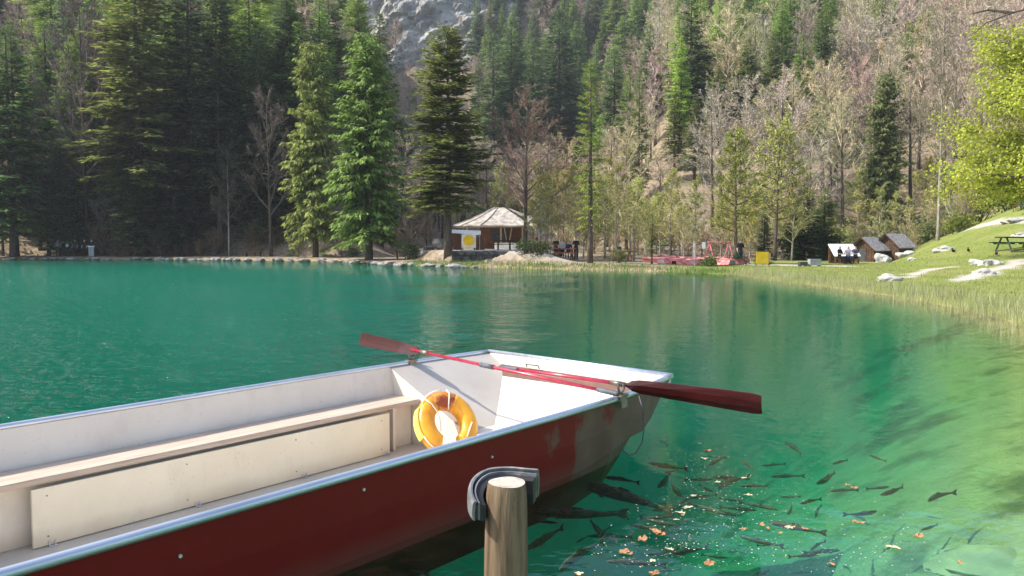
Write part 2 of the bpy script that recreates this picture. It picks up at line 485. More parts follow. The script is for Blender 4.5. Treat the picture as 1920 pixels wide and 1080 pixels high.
def trunk_mesh(name, H, r, rng, mat, lean=0.0, n=7, top=0.015):
    k = 9
    pts, rad = [], []
    ox = rng.uniform(-1, 1, k).cumsum() * 0.03 * H / 20; oy = rng.uniform(-1, 1, k).cumsum() * 0.03 * H / 20
    for i in range(k):
        u = i / (k - 1)
        pts.append((ox[i] - ox[0] + lean * u * H, oy[i] - oy[0], u * H - (0.5 if i == 0 else 0)))
        rad.append(r * (1 - u) ** 0.85 * (1.25 if i == 0 else 1) + top)
    mb = MB(); mb.tube(pts, rad, n)
    return mb.mesh(name, mat, smooth=True), np.array(pts)

def conifer(seed, H, Rm, base, droop=0.35, step=0.2, whorl=0.40, nb=9, open_=0.0, hang=0.25, tw=0.5, shape=0.75, up=0.3):
    rng = np.random.RandomState(seed)
    tme, _ = trunk_mesh('trunk', H, 0.011 * H + 0.06, rng, M['bark'])
    C, D, S, L, W = [], [], [], [], []
    z = base
    while z < H - 0.15:
        u = (z - base) / (H - base)
        Lz = Rm * (1 - u) ** shape * (0.75 + 0.25 * min(1, u * 6)) + 0.12
        for k in range(max(4, int(nb * (1 - 0.3 * u)))):
            if rng.rand() < open_: continue
            a_ = rng.uniform(0, 2 * math.pi)
            l = Lz * rng.uniform(0.6, 1.12)
            if rng.rand() < 0.08: l *= 1.2
            pitch = (0.65 * u - 0.05) * up / 0.3 + rng.uniform(-0.12, 0.12)
            dr = droop * (1 - u) * rng.uniform(0.6, 1.3)
            npnt = max(2, int(l / step))
            p = (np.arange(npnt) + rng.rand(npnt)) / npnt
            p = np.clip(0.12 + 0.88 * p, 0, 1)
            ca_, sa_ = math.cos(a_), math.sin(a_)
            rr = l * p
            zz = z + l * (p * pitch - dr * p ** 2 + 0.5 * dr * p ** 3)
            base_p = np.stack([ca_ * rr, sa_ * rr, zz], 1)
            for side in (-1, 1):
                for rep in range(2):
                    ang = a_ + side * rng.uniform(0.25, 1.15, npnt)
                    tl = np.clip(tw * (1.15 - 0.45 * p) * min(1.3, 0.45 + 0.3 * l) * rng.uniform(0.6, 1.3, npnt), 0.12, 1.0)
                    dz = -hang * rng.uniform(0.2, 1.8, npnt) + 0.15 * u
                    dd = norm(np.stack([np.cos(ang), np.sin(ang), dz], 1))
                    off = base_p + rng.normal(0, 0.05, (npnt, 3)) + np.stack([np.cos(ang), np.sin(ang), 0 * ang], 1) * (tl * 0.45 * rep)[:, None]
                    sv = norm(np.stack([-np.sin(ang), np.cos(ang), rng.normal(0, 0.45, npnt)], 1))
                    C.append(off); D.append(dd); S.append(sv); L.append(tl); W.append(tl * rng.uniform(0.28, 0.45, npnt))
            # tip
        z += whorl * rng.uniform(0.7, 1.3) * (1 - 0.35 * u)
    # leader
    n = 26
    zt = rng.uniform(H - 1.2, H, n); an = rng.uniform(0, 6.28, n)
    C.append(np.stack([0 * zt, 0 * zt, zt], 1)); D.append(norm(np.stack([np.cos(an), np.sin(an), 0.7 + 0 * an], 1))); S.append(norm(np.stack([-np.sin(an), np.cos(an), 0 * an], 1)))
    L.append((H - zt) * 0.25 + 0.15); W.append(0 * zt + 0.09)
    C, D, S, L, W = [np.concatenate(q) for q in (C, D, S, L, W)]
    return tme, quads_mesh('crown', C, D, S, L, W, M['needle']), H

def slivers(P0, P1, w, rng):
    d = norm(P1 - P0)
    r_ = norm(np.cross(d, rng.normal(0, 1, d.shape)))
    return P0, d, r_, np.linalg.norm(P1 - P0, axis=1), w

def bare(seed, H, spread=0.32, first=0.22, limbs=18, nbr=8, ntw=8, ntl=4, leaf=0, upr=0.75, w=0.05, bark='bark', leafsize=0.14, trunk_r=0.011):
    """leafless (or budding) broadleaf: trunk + branches part (+ young leaves part)"""
    rng = np.random.RandomState(seed)
    tme, tp = trunk_mesh('trunk', H * 0.93, trunk_r * H + 0.03, rng, M[bark], lean=rng.uniform(-0.03, 0.03))
    def tpos(u):
        f = u * (len(tp) - 1); i = min(int(f), len(tp) - 2); return tp[i] + (tp[i + 1] - tp[i]) * (f - i)
    mb = MB()
    P0, P1, WW = [], [], []
    for k in range(limbs):
        u = first + (0.97 - first) * ((k + rng.rand()) / limbs)
        o = tpos(u); a_ = k * 2.4 + rng.uniform(-0.5, 0.5)
        l = H * spread * (1.15 - 0.8 * (u - first) / (1 - first)) * rng.uniform(0.75, 1.15)
        up = upr * rng.uniform(0.7, 1.4) + 0.5 * u
        d = np.array([math.cos(a_), math.sin(a_), up]); d /= np.linalg.norm(d)
        bend = np.array([0, 0, rng.uniform(-0.05, 0.25)])
        pts = [o + d * l * q + bend * l * q * q + rng.normal(0, 0.02 * l, 3) * q for q in (0, 0.3, 0.65, 1.0)]
        r0 = 0.006 * H * (1.1 - u) + 0.02
        mb.tube(pts, [r0, r0 * 0.7, r0 * 0.45, 0.012], 4, cap=False)
        pa = np.array(pts)
        for j in range(nbr):
            q = rng.uniform(0.2, 1.0); f = q * 3; i = min(int(f), 2)
            bo = pa[i] + (pa[i + 1] - pa[i]) * (f - i)
            bd = d + rng.normal(0, 0.55, 3) + np.array([0, 0, 0.25]); bd /= np.linalg.norm(bd)
            bl = l * 0.42 * (1.2 - 0.6 * q) * rng.uniform(0.6, 1.2)
            P0.append(bo[None]); P1.append((bo + bd * bl)[None]); WW.append(np.array([w * 1.7]))
            tq = rng.uniform(0.15, 1.0, ntw)
            to = bo + bd * bl * tq[:, None]
            td = norm(bd + rng.normal(0, 0.6, (ntw, 3)) + np.array([0, 0, 0.2]))
            tl = bl * 0.5 * rng.uniform(0.5, 1.2, ntw)
            P0.append(to); P1.append(to + td * tl[:, None]); WW.append(np.full(ntw, w))
            for e in range(ntl):
                eq = rng.uniform(0.2, 1.0, ntw)
                eo = to + td * (tl * eq)[:, None]
                ed = norm(td + rng.normal(0, 0.7, (ntw, 3)))
                el = tl * rng.uniform(0.35, 0.8, ntw)
                P0.append(eo); P1.append(eo + ed * el[:, None]); WW.append(np.full(ntw, w * 0.8))
    P0 = np.concatenate(P0); P1 = np.concatenate(P1); WW = np.concatenate(WW)
    c, d, s, l, ww = slivers(P0, P1, WW, rng)
    bme = quads_mesh('branches', c, d, s, l, ww, M['twig'])
    # merge limb tubes into the branches mesh
    bm = bmesh.new(); bm.from_mesh(bme)
    lme = mb.mesh('tmp', M['twig']); bm.from_mesh(lme); bm.to_mesh(bme); bm.free(); bpy.data.meshes.remove(lme)
    lmesh = None
    if leaf:
        idx = rng.randint(0, len(P0), leaf)
        c = P0[idx] + (P1[idx] - P0[idx]) * rng.uniform(0.2, 1.1, (leaf, 1)) + rng.normal(0, 0.12, (leaf, 3))
        d = norm(rng.normal(0, 1, (leaf, 3))); s = norm(np.cross(d, rng.normal(0, 1, (leaf, 3))))
        ln = rng.uniform(0.6, 1.4, leaf) * leafsize
        lmesh = quads_mesh('leaves', c, d, s, ln, ln * 0.8, M['leaf'])
    return tme, bme, lmesh, H

def shrub(seed, R_, leaf, size=0.11, flat=0.8):
    rng = np.random.RandomState(seed)
    n0 = 14
    cc = rng.normal(0, 1, (n0, 3)); cc = norm(cc) * rng.uniform(0.3, 0.75, (n0, 1)) * R_; cc[:, 2] = np.abs(cc[:, 2]) * flat + 0.25 * R_
    k = rng.randint(0, n0, leaf)
    p = cc[k] + rng.normal(0, 0.19 * R_, (leaf, 3))
    p[:, 2] = np.abs(p[:, 2])
    d = norm(rng.normal(0, 1, (leaf, 3))); s = norm(np.cross(d, rng.normal(0, 1, (leaf, 3))))
    ln = rng.uniform(0.6, 1.5, leaf) * size
    lm = quads_mesh('foliage', p, d, s, ln, ln * 0.7, M['leaf'])
    mb = MB()
    for i in range(n0):
        mb.tube([(0.1 * cc[i][0], 0.1 * cc[i][1], -0.1), tuple(cc[i] * 0.5 + np.array([0, 0, 0.1])), tuple(cc[i] * 1.1)], [0.03, 0.02, 0.008], 4, cap=False)
    return mb.mesh('stems', M['bark']), lm, R_

CON = [conifer(11, 20, 3.3, 1.6), conifer(12, 20, 2.6, 3.0, nb=8), conifer(13, 20, 3.9, 2.2, droop=0.5, nb=10), conifer(14, 20, 2.2, 5.0, open_=0.15, nb=8), conifer(15, 20, 3.0, 0.8, droop=0.25, whorl=0.36)]
CON_FIR = conifer(21, 20, 3.2, 4.4, droop=0.22, step=0.15, whorl=0.36, nb=10, hang=0.12, tw=0.5, shape=0.45, up=0.22)
CON_DROOP = conifer(22, 20, 3.1, 2.4, droop=0.75, step=0.17, whorl=0.36, nb=8, hang=0.9, tw=0.55, shape=0.42)
CON_THIN = conifer(23, 20, 1.75, 4.0, droop=0.45, step=0.17, nb=6, open_=0.12, hang=0.5, tw=0.35, shape=0.35)
CON_HIGH = [conifer(24, 24, 3.6, 6.0, droop=0.55, nb=9, open_=0.08, shape=0.6), conifer(25, 24, 3.0, 7.5, droop=0.6, nb=8, open_=0.1, shape=0.6)]
BARE = [bare(31, 16), bare(32, 16, spread=0.26, limbs=20, upr=1.0), bare(33, 16, spread=0.38, first=0.3), bare(34, 16, spread=0.22, first=0.4, limbs=15, upr=1.1), bare(35, 16, first=0.35, bark='pale_bark', limbs=16)]
BARE_BIG = bare(36, 15, spread=0.36, first=0.16, limbs=26, nbr=12, ntw=9, ntl=4, upr=0.45, w=0.034)
BUD = [bare(41, 12, leaf=2600, spread=0.26, limbs=16, bark='pale_bark', trunk_r=0.007), bare(42, 12, leaf=3600, spread=0.3, limbs=16, leafsize=0.17, bark='pale_bark', trunk_r=0.008), bare(43, 9, leaf=1500, spread=0.2, first=0.15, upr=1.2, bark='pale_bark')]
LARCH = [bare(44, 14, spread=0.17, first=0.25, limbs=44, nbr=7, ntw=5, ntl=2, upr=0.1, leaf=5200, leafsize=0.16), bare(45, 14, spread=0.24, first=0.3, limbs=40, nbr=7, ntw=6, ntl=2, upr=0.05, leaf=5200, leafsize=0.17)]
SHR = [shrub(51, 1.0, 900), shrub(52, 1.0, 700, 0.14), shrub(53, 1.0, 1000, 0.09, 1.2)]
DRYSHR = bare(54, 3, spread=0.5, first=0.03, limbs=22, nbr=7, ntw=6, ntl=2, upr=1.2, w=0.02, trunk_r=0.004)

placed = []
rnd = random.Random(7)
CONB = 2.05
def jit(c, k=0.15):
    f = 1 + rnd.uniform(-k, k)
    return tuple(max(0.0, v * f * (1 + rnd.uniform(-k, k) * 0.4)) for v in c)

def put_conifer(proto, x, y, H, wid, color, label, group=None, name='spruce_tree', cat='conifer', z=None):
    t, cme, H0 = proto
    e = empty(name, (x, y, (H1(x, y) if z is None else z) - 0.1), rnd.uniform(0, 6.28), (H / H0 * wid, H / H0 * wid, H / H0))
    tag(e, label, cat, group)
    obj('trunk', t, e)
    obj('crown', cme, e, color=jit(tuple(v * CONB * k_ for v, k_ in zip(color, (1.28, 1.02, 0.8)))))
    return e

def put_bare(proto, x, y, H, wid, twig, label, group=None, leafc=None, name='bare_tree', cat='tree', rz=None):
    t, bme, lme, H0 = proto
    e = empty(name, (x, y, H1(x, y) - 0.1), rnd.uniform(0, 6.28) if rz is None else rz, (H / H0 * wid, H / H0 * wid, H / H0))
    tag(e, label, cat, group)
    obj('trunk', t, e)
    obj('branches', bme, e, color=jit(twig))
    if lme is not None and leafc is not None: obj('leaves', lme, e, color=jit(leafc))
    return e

def put_shrub(proto, x, y, s, color, label, group, z=None):
    st, lm, _ = proto
    e = empty('shrub', (x, y, H1(x, y) - 0.05 if z is None else z), rnd.uniform(0, 6.28), (s, s, s * rnd.uniform(0.8, 1.2)))
    tag(e, label, 'shrub', group)
    obj('stems', st, e)
    obj('foliage', lm, e, color=jit(color))
    return e

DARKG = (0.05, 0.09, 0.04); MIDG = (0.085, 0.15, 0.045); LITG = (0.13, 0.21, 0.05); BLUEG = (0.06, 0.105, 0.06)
T_BROWN = (0.40, 0.31, 0.24); T_GREY = (0.45, 0.375, 0.295); T_PINK = (0.48, 0.36, 0.29); T_TAN = (0.50, 0.44, 0.26); T_GREEN = (0.24, 0.25, 0.09)
YG = (0.30, 0.36, 0.05)

def px_tree(px, depth, top):
    """x, ground height and tree height for a trunk seen at pixel column px with its tip at row top"""
    x = (px - 960) / FPX * depth
    z = H1(x, depth)
    zt = at(px, top, 0, y=depth).z
    return x, depth, zt - z + 0.1

KEYS = []
def key_conifer(px, depth, top, proto, wid, color, label, name='spruce_tree'):
    x, y, H = px_tree(px, depth, top)
    KEYS.append((x / y, (2.2 if px > 600 else 1.6) / y, y)); placed.append((x, y))
    return put_conifer(proto, x, y, H, wid, color, label, None, name)

def key_bare(px, depth, top, proto, wid, twig, label, leafc=None, name='bare_tree'):
    x, y, H = px_tree(px, depth, top)
    KEYS.append((x / y, 1.2 / y, y)); placed.append((x, y))
    return put_bare(proto, x, y, H, wid, twig, label, None, leafc, name)

# --- the trees one can tell apart
key_conifer(840, 57.5, 52, CON_FIR, 1.2, (0.075, 0.115, 0.038), 'tall dark fir with level boughs standing before the round-roofed pavilion', 'fir_tree')
key_conifer(692, 63.2, 62, CON_DROOP, 1.12, (0.085, 0.165, 0.045), 'bright green conifer with hanging foliage on the stony shore beside the fir')
key_conifer(1106, 50.5, 112, CON_THIN, 1.0, (0.10, 0.15, 0.035), 'slender conifer with a bare lower trunk at the water, beside the reeds', 'spruce_tree')
key_conifer(592, 72, 78, CON_DROOP, 0.9, (0.085, 0.13, 0.04), 'lighter green spruce just in front of the dark wood, beside the hanging conifer')
key_conifer(715, 80, 20, CON[2], 0.8, (0.06, 0.10, 0.03), 'tall green spruce rising right behind the hanging conifer')
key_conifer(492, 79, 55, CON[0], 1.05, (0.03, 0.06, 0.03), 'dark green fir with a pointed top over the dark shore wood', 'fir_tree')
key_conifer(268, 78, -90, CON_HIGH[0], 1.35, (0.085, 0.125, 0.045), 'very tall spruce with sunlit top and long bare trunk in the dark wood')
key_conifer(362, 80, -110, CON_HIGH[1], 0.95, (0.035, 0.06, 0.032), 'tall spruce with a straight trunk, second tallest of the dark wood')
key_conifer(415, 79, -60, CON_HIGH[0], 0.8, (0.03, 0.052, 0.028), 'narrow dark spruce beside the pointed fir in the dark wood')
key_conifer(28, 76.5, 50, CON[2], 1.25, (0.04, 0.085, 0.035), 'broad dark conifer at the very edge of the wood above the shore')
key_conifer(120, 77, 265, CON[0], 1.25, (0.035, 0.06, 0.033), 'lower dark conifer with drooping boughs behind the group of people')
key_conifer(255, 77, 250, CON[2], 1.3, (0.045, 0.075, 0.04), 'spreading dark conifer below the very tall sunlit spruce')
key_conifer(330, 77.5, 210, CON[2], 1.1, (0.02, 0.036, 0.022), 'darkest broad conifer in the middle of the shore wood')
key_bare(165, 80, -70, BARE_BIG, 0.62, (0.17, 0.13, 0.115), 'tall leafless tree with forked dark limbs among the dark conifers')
key_bare(508, 76, 160, BARE[0], 0.75, (0.17, 0.12, 0.10), 'thin leafless brown tree in front of the pointed dark fir')
key_bare(430, 76, 260, BUD[0], 0.7, (0.12, 0.10, 0.07), 'small grey-green tree with thin foliage low in the dark wood', (0.09, 0.11, 0.07), 'budding_tree')
key_bare(985, 60, 165, BARE_BIG, 0.95, (0.29, 0.18, 0.15), 'big leafless reddish-brown tree with a thick trunk before the pavilion')
key_bare(1380, 54, 225, LARCH[0], 1.0, (0.18, 0.15, 0.07), 'slim yellow-green larch with a straight trunk beside the yellow sign', (0.33, 0.37, 0.07), 'larch_tree')
key_bare(1452, 64, 212, LARCH[1], 1.0, (0.2, 0.16, 0.1), 'pale yellow-green tree with a rounded top behind the small dark spruce', (0.46, 0.50, 0.15), 'budding_tree')
key_conifer(1432, 56, 385, CON[4], 1.35, (0.03, 0.055, 0.026), 'small dark cone-shaped spruce standing behind the yellow sign')
key_conifer(1652, 84, 135, CON_DROOP, 0.95, (0.06, 0.095, 0.035), 'tall green spruce rising above the huts on the slope')
key_conifer(1505, 68, 335, CON[4], 2.1, (0.035, 0.065, 0.028), 'squat dark evergreen between the yellow sign and the huts', 'evergreen_tree')
key_conifer(1545, 70, 350, CON[4], 1.9, (0.06, 0.11, 0.03), 'squat mid-green evergreen left of the huts', 'evergreen_tree')
key_conifer(1222, 52.5, 400, CON[3], 1.5, (0.10, 0.14, 0.05), 'young open conifer on the shore before the red boats')
key_bare(1757, 66, 60, BARE[4], 0.6, (0.26, 0.2, 0.14), 'tall bare tree with a pale straight trunk above the grass bank')
key_conifer(1196, 100, 125, CON[1], 0.75, (0.075, 0.12, 0.04), 'narrow green spruce behind the slender shore conifer, at the foot of the slope')
for px, dep, top, w_, lab in ((1262, 104, 150, 1.1, 'first'), (1300, 99, 175, 1.25, 'second'), (1342, 108, 120, 1.2, 'third'), (1395, 110, 72, 1.35, 'fourth'), (1442, 113, 60, 1.3, 'fifth')):
    key_conifer(px, dep, top, CON[rnd.randint(0, 2)], w_, (0.065, 0.10, 0.036), 'mid-slope spruce above the larch, %s from the pavilion side of five close together' % lab)
for px, dep, top, lab in ((925, 150, 60, 'nearest the tall fir'), (960, 155, 30, 'second from the tall fir'), (1000, 150, 70, 'third from the tall fir'), (1045, 160, 15, 'fourth from the tall fir'), (1150, 140, 90, 'beyond the slender shore conifer'), (1215, 135, 45, 'highest above the slender shore conifer')):
    key_conifer(px, dep, top, CON[rnd.randint(0, 4)], 1.2, (0.05, 0.095, 0.045), 'dark spruce on the rise behind the big leafless tree, ' + lab)

# --- far shore bushes and slope woods
G_RIGHT = 'leafless trees on the sunny slope'
def free(x, y, dmin, sight=True):
    for (u_, w_, y_) in KEYS:
        if sight and y_ - 16 < y < y_ and abs(x / y - u_) < w_: return False
    for (a_, b_) in placed:
        if (a_ - x) ** 2 + (b_ - y) ** 2 < dmin * dmin: return False
    placed.append((x, y)); return True

def scatter(n, u0, u1, y0, y1, dmin, fn, power=1.0):
    c, tries = 0, 0
    while c < n and tries < n * 40:
        tries += 1
        y = y0 + (y1 - y0) * rnd.random() ** power
        u = rnd.uniform(u0, u1)
        if free(u * y, y, dmin, dmin > 2.2): fn(u * y, y); c += 1
    return c

def where(lab, x, y):
    u = x / y
    if 'sunny' in lab:
        a_ = 'above the slim larch' if u < 0.24 else 'above the yellow sign' if u < 0.36 else 'above the huts' if u < 0.5 else 'above the grass bank'
        return ('at the foot of the sunny slope ' if y < 105 else 'halfway up the sunny slope ' if y < 145 else 'high on the sunny slope ') + a_
    if 'shaded' in lab:
        a_ = 'above the people' if u < -0.5 else 'behind the very tall spruce' if u < -0.36 else 'behind the pointed fir' if u < -0.26 else 'behind the hanging conifer'
        return ('at the shore of the shaded wood ' if y < 84 else 'deep in the shaded wood ' if y < 108 else 'highest in the shaded wood ') + a_
    if 'far' in lab:
        a_ = 'under the cliff' if u < -0.06 else 'beside the cliff' if u < 0.04 else 'beyond the slender shore conifer' if u < 0.12 else 'beyond the mid-slope spruces'
        return ('low on the far mountain ' if y < 210 else 'midway on the far mountain ' if y < 236 else 'near the top of the far mountain ') + a_
    a_ = 'behind the fir' if u < -0.06 else 'behind the pavilion' if u < 0.03 else 'behind the slender shore conifer' if u < 0.11 else 'behind the red boats'
    return ('just ' if y < 95 else 'well ' if y < 120 else 'far ') + a_
SHADE = {}
def tint(c):
    r_, g_, b_ = c
    return 'greyish' if r_ < 1.15 * g_ else 'pinkish' if b_ > 0.6 * r_ and r_ > 1.3 * g_ else 'tan' if b_ < 0.6 * r_ else 'brown'
BFORM = ['round-crowned', 'upright', 'wide-crowned', 'narrow high-crowned', 'pale-trunked']
CFORM = ['full', 'slim', 'broad drooping', 'thin open', 'dense low-branched', 'high-crowned', 'long-trunked']
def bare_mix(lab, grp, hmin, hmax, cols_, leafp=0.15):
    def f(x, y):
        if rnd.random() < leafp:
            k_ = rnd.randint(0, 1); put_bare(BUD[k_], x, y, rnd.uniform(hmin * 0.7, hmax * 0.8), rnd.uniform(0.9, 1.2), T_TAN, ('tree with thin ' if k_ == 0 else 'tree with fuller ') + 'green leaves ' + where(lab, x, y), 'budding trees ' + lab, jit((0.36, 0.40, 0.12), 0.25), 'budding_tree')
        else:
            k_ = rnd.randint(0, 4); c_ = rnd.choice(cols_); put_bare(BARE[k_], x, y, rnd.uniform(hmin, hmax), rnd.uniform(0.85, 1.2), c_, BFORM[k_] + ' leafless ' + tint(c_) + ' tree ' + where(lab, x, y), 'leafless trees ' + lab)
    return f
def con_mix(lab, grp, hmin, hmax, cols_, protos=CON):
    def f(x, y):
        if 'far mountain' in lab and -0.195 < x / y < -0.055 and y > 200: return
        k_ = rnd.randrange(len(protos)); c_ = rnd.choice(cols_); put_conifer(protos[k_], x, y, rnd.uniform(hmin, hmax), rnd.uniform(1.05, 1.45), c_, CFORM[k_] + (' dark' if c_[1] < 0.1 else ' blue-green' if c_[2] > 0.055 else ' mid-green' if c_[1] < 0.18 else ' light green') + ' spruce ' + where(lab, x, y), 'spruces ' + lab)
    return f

# left wood
L_LEFT = 'in the shaded wood behind the stony shore'
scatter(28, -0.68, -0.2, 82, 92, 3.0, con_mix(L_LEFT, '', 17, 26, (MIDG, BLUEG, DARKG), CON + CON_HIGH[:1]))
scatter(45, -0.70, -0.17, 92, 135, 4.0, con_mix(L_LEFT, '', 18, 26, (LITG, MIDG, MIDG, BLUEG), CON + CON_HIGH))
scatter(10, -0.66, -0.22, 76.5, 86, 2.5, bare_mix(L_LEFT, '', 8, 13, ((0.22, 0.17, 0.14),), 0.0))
scatter(14, -0.66, -0.2, 90, 130, 3.5, bare_mix(L_LEFT, '', 15, 20, (T_BROWN, T_PINK), 0.1))
# middle valley behind the pavilion
L_MID = 'in the valley wood behind the pavilion'
scatter(60, -0.16, 0.19, 76, 140, 3.0, bare_mix(L_MID, '', 9, 14, (T_PINK, T_PINK, T_BROWN, T_TAN), 0.18))
scatter(16, -0.17, 0.1, 95, 180, 5, con_mix(L_MID, '', 13, 18, (MIDG, DARKG)))
# far mountain
L_FAR = 'on the far mountain below the cliff'
scatter(190, -0.2, 0.2, 186, 262, 3.3, con_mix(L_FAR, '', 12, 19, (BLUEG, MIDG, MIDG, (0.07, 0.11, 0.045)), CON))
scatter(50, -0.2, 0.2, 186, 262, 3.4, bare_mix(L_FAR, '', 11, 15, (T_GREY, T_PINK, T_BROWN), 0.1))
# right slope
L_RIGHT = 'on the sunny slope behind the huts'
scatter(52, 0.09, 0.40, 104, 185, 4.2, con_mix(L_RIGHT, '', 13, 20, (MIDG, MIDG, LITG, DARKG), CON))
scatter(16, 0.38, 0.68, 105, 185, 5.5, con_mix(L_RIGHT, '', 10, 16, (MIDG, DARKG), CON))
scatter(290, 0.12, 0.72, 80, 190, 3.4, bare_mix(L_RIGHT, '', 12, 18, (T_GREY, T_GREY, T_PINK, T_BROWN, T_TAN, T_TAN, (0.42, 0.40, 0.22)), 0.2), 0.9)
# saplings and young growth by the flat shore
def young_label(x, y):
    u = x / y
    a_ = 'behind the slender shore conifer' if u < 0.12 else 'behind the red boats' if u < 0.24 else 'behind the slim larch' if u < 0.3 else 'behind the yellow sign' if u < 0.36 else 'behind the huts' if u < 0.5 else 'above the grass bank'
    return 'young yellow-green tree ' + ('in the front row ' if y < 66 else 'in the middle rows ' if y < 73 else 'in the back row ') + a_
def sapl(x, y):
    put_bare(BUD[rnd.randint(0, 2)], x, y, rnd.uniform(4, 8), rnd.uniform(0.9, 1.3), T_TAN, young_label(x, y), 'young trees on the flat', jit((0.42, 0.42, 0.11), 0.2), 'young_tree')
scatter(34, 0.07, 0.36, 62, 80, 1.8, sapl)
scatter(10, 0.03, 0.2, 57, 66, 1.6, sapl)
scatter(22, 0.36, 0.60, 76, 90, 2.0, sapl)
for (px, py_, dep, s, colr, lab) in (
    (1700, 0, 74, 2.2, (0.13, 0.16, 0.05), 'olive-green bush right behind the grey-roofed hut'), (1730, 0, 78, 2.6, (0.14, 0.17, 0.05), 'taller olive-green bush behind the grey-roofed hut'),
    (1800, 0, 62, 1.5, (0.20, 0.25, 0.04), 'yellow-green bush at the top edge of the grass bank'), (1835, 0, 64, 1.9, (0.12, 0.17, 0.04), 'rounded green bush on the top edge of the grass bank'),
    (1885, 0, 66, 2.4, (0.08, 0.12, 0.035), 'dark green bush under the yellow-green maple'), (1915, 0, 64, 2.2, (0.05, 0.085, 0.03), 'darkest bush under the yellow-green maple'),
    (1330, 0, 49.5, 0.75, (0.09, 0.15, 0.03), 'small green bush in front of the red boats'), (985, 0, 53.5, 1.1, (0.06, 0.09, 0.03), 'dark green bush at the foot of the big leafless tree'),
    (765, 0, 60.5, 1.2, (0.05, 0.085, 0.025), 'dark bush among the stones beside the fir'), (1385, 0, 53, 0.9, (0.03, 0.055, 0.025), 'dark bush at the foot of the slim larch'),
    (1015, 0, 53, 0.9, (0.09, 0.11, 0.035), 'olive bush on the bank below the terrace'), (1160, 0, 52, 0.8, (0.17, 0.17, 0.05), 'dry yellowish bush by the slender shore conifer'),
    (660, 0, 70.5, 0.9, (0.06, 0.09, 0.03), 'low green bush at the foot of the hanging conifer'),
    (1496, 0, 68.5, 2.6, (0.05, 0.085, 0.035), 'big dark evergreen bush behind the planters'), (1545, 0, 70.5, 2.2, (0.10, 0.15, 0.045), 'mid-green bush behind the white-roofed stall'),
    (1590, 0, 72.5, 2.4, (0.24, 0.26, 0.08), 'yellow-green bush rising behind the brown hut'), (1630, 0, 74, 2.6, (0.09, 0.13, 0.045), 'large green bush behind both huts'), (1765, 0, 72, 2.4, (0.17, 0.20, 0.07), 'pale green bush behind the pale straight trunk')):
    x = (px - 960) / FPX * dep
    put_shrub(SHR[rnd.randint(0, 2)], x, dep, s, colr, lab, None)
def dry(lab, grp, col_):
    def f(x, y): put_bare(DRYSHR, x, y, rnd.uniform(1.6, 3.6), rnd.uniform(0.9, 1.4), jit(col_, 0.25), lab, grp, None, 'bare_shrub', 'shrub')
    return f
scatter(22, 0.06, 0.46, 68, 84, 1.5, dry('leafless tan shrub at the foot of the sunny slope', 'shrubs at the slope foot', (0.36, 0.27, 0.15)))
scatter(12, 0.44, 0.62, 62, 82, 1.5, dry('leafless tan shrub along the top of the grass bank', 'shrubs above the grass bank', (0.34, 0.27, 0.16)))
scatter(16, -0.6, -0.17, 76, 79, 1.2, dry('leafless dark shrub at the foot of the shaded wood', 'shrubs below the shaded wood', (0.17, 0.11, 0.07)))
for px, dep, s in ((775, 62, 3.8), (745, 66, 3.2), (800, 64, 3.0), (640, 71.5, 2.2), (560, 72.5, 2.0)):
    x = (px - 960) / FPX * dep
    put_bare(DRYSHR, x, dep, s, 1.2, (0.30, 0.2, 0.15), 'leafless reddish shrub by the stones between the fir and the dark wood', 'shrubs beside the fir', None, 'bare_shrub', 'shrub')

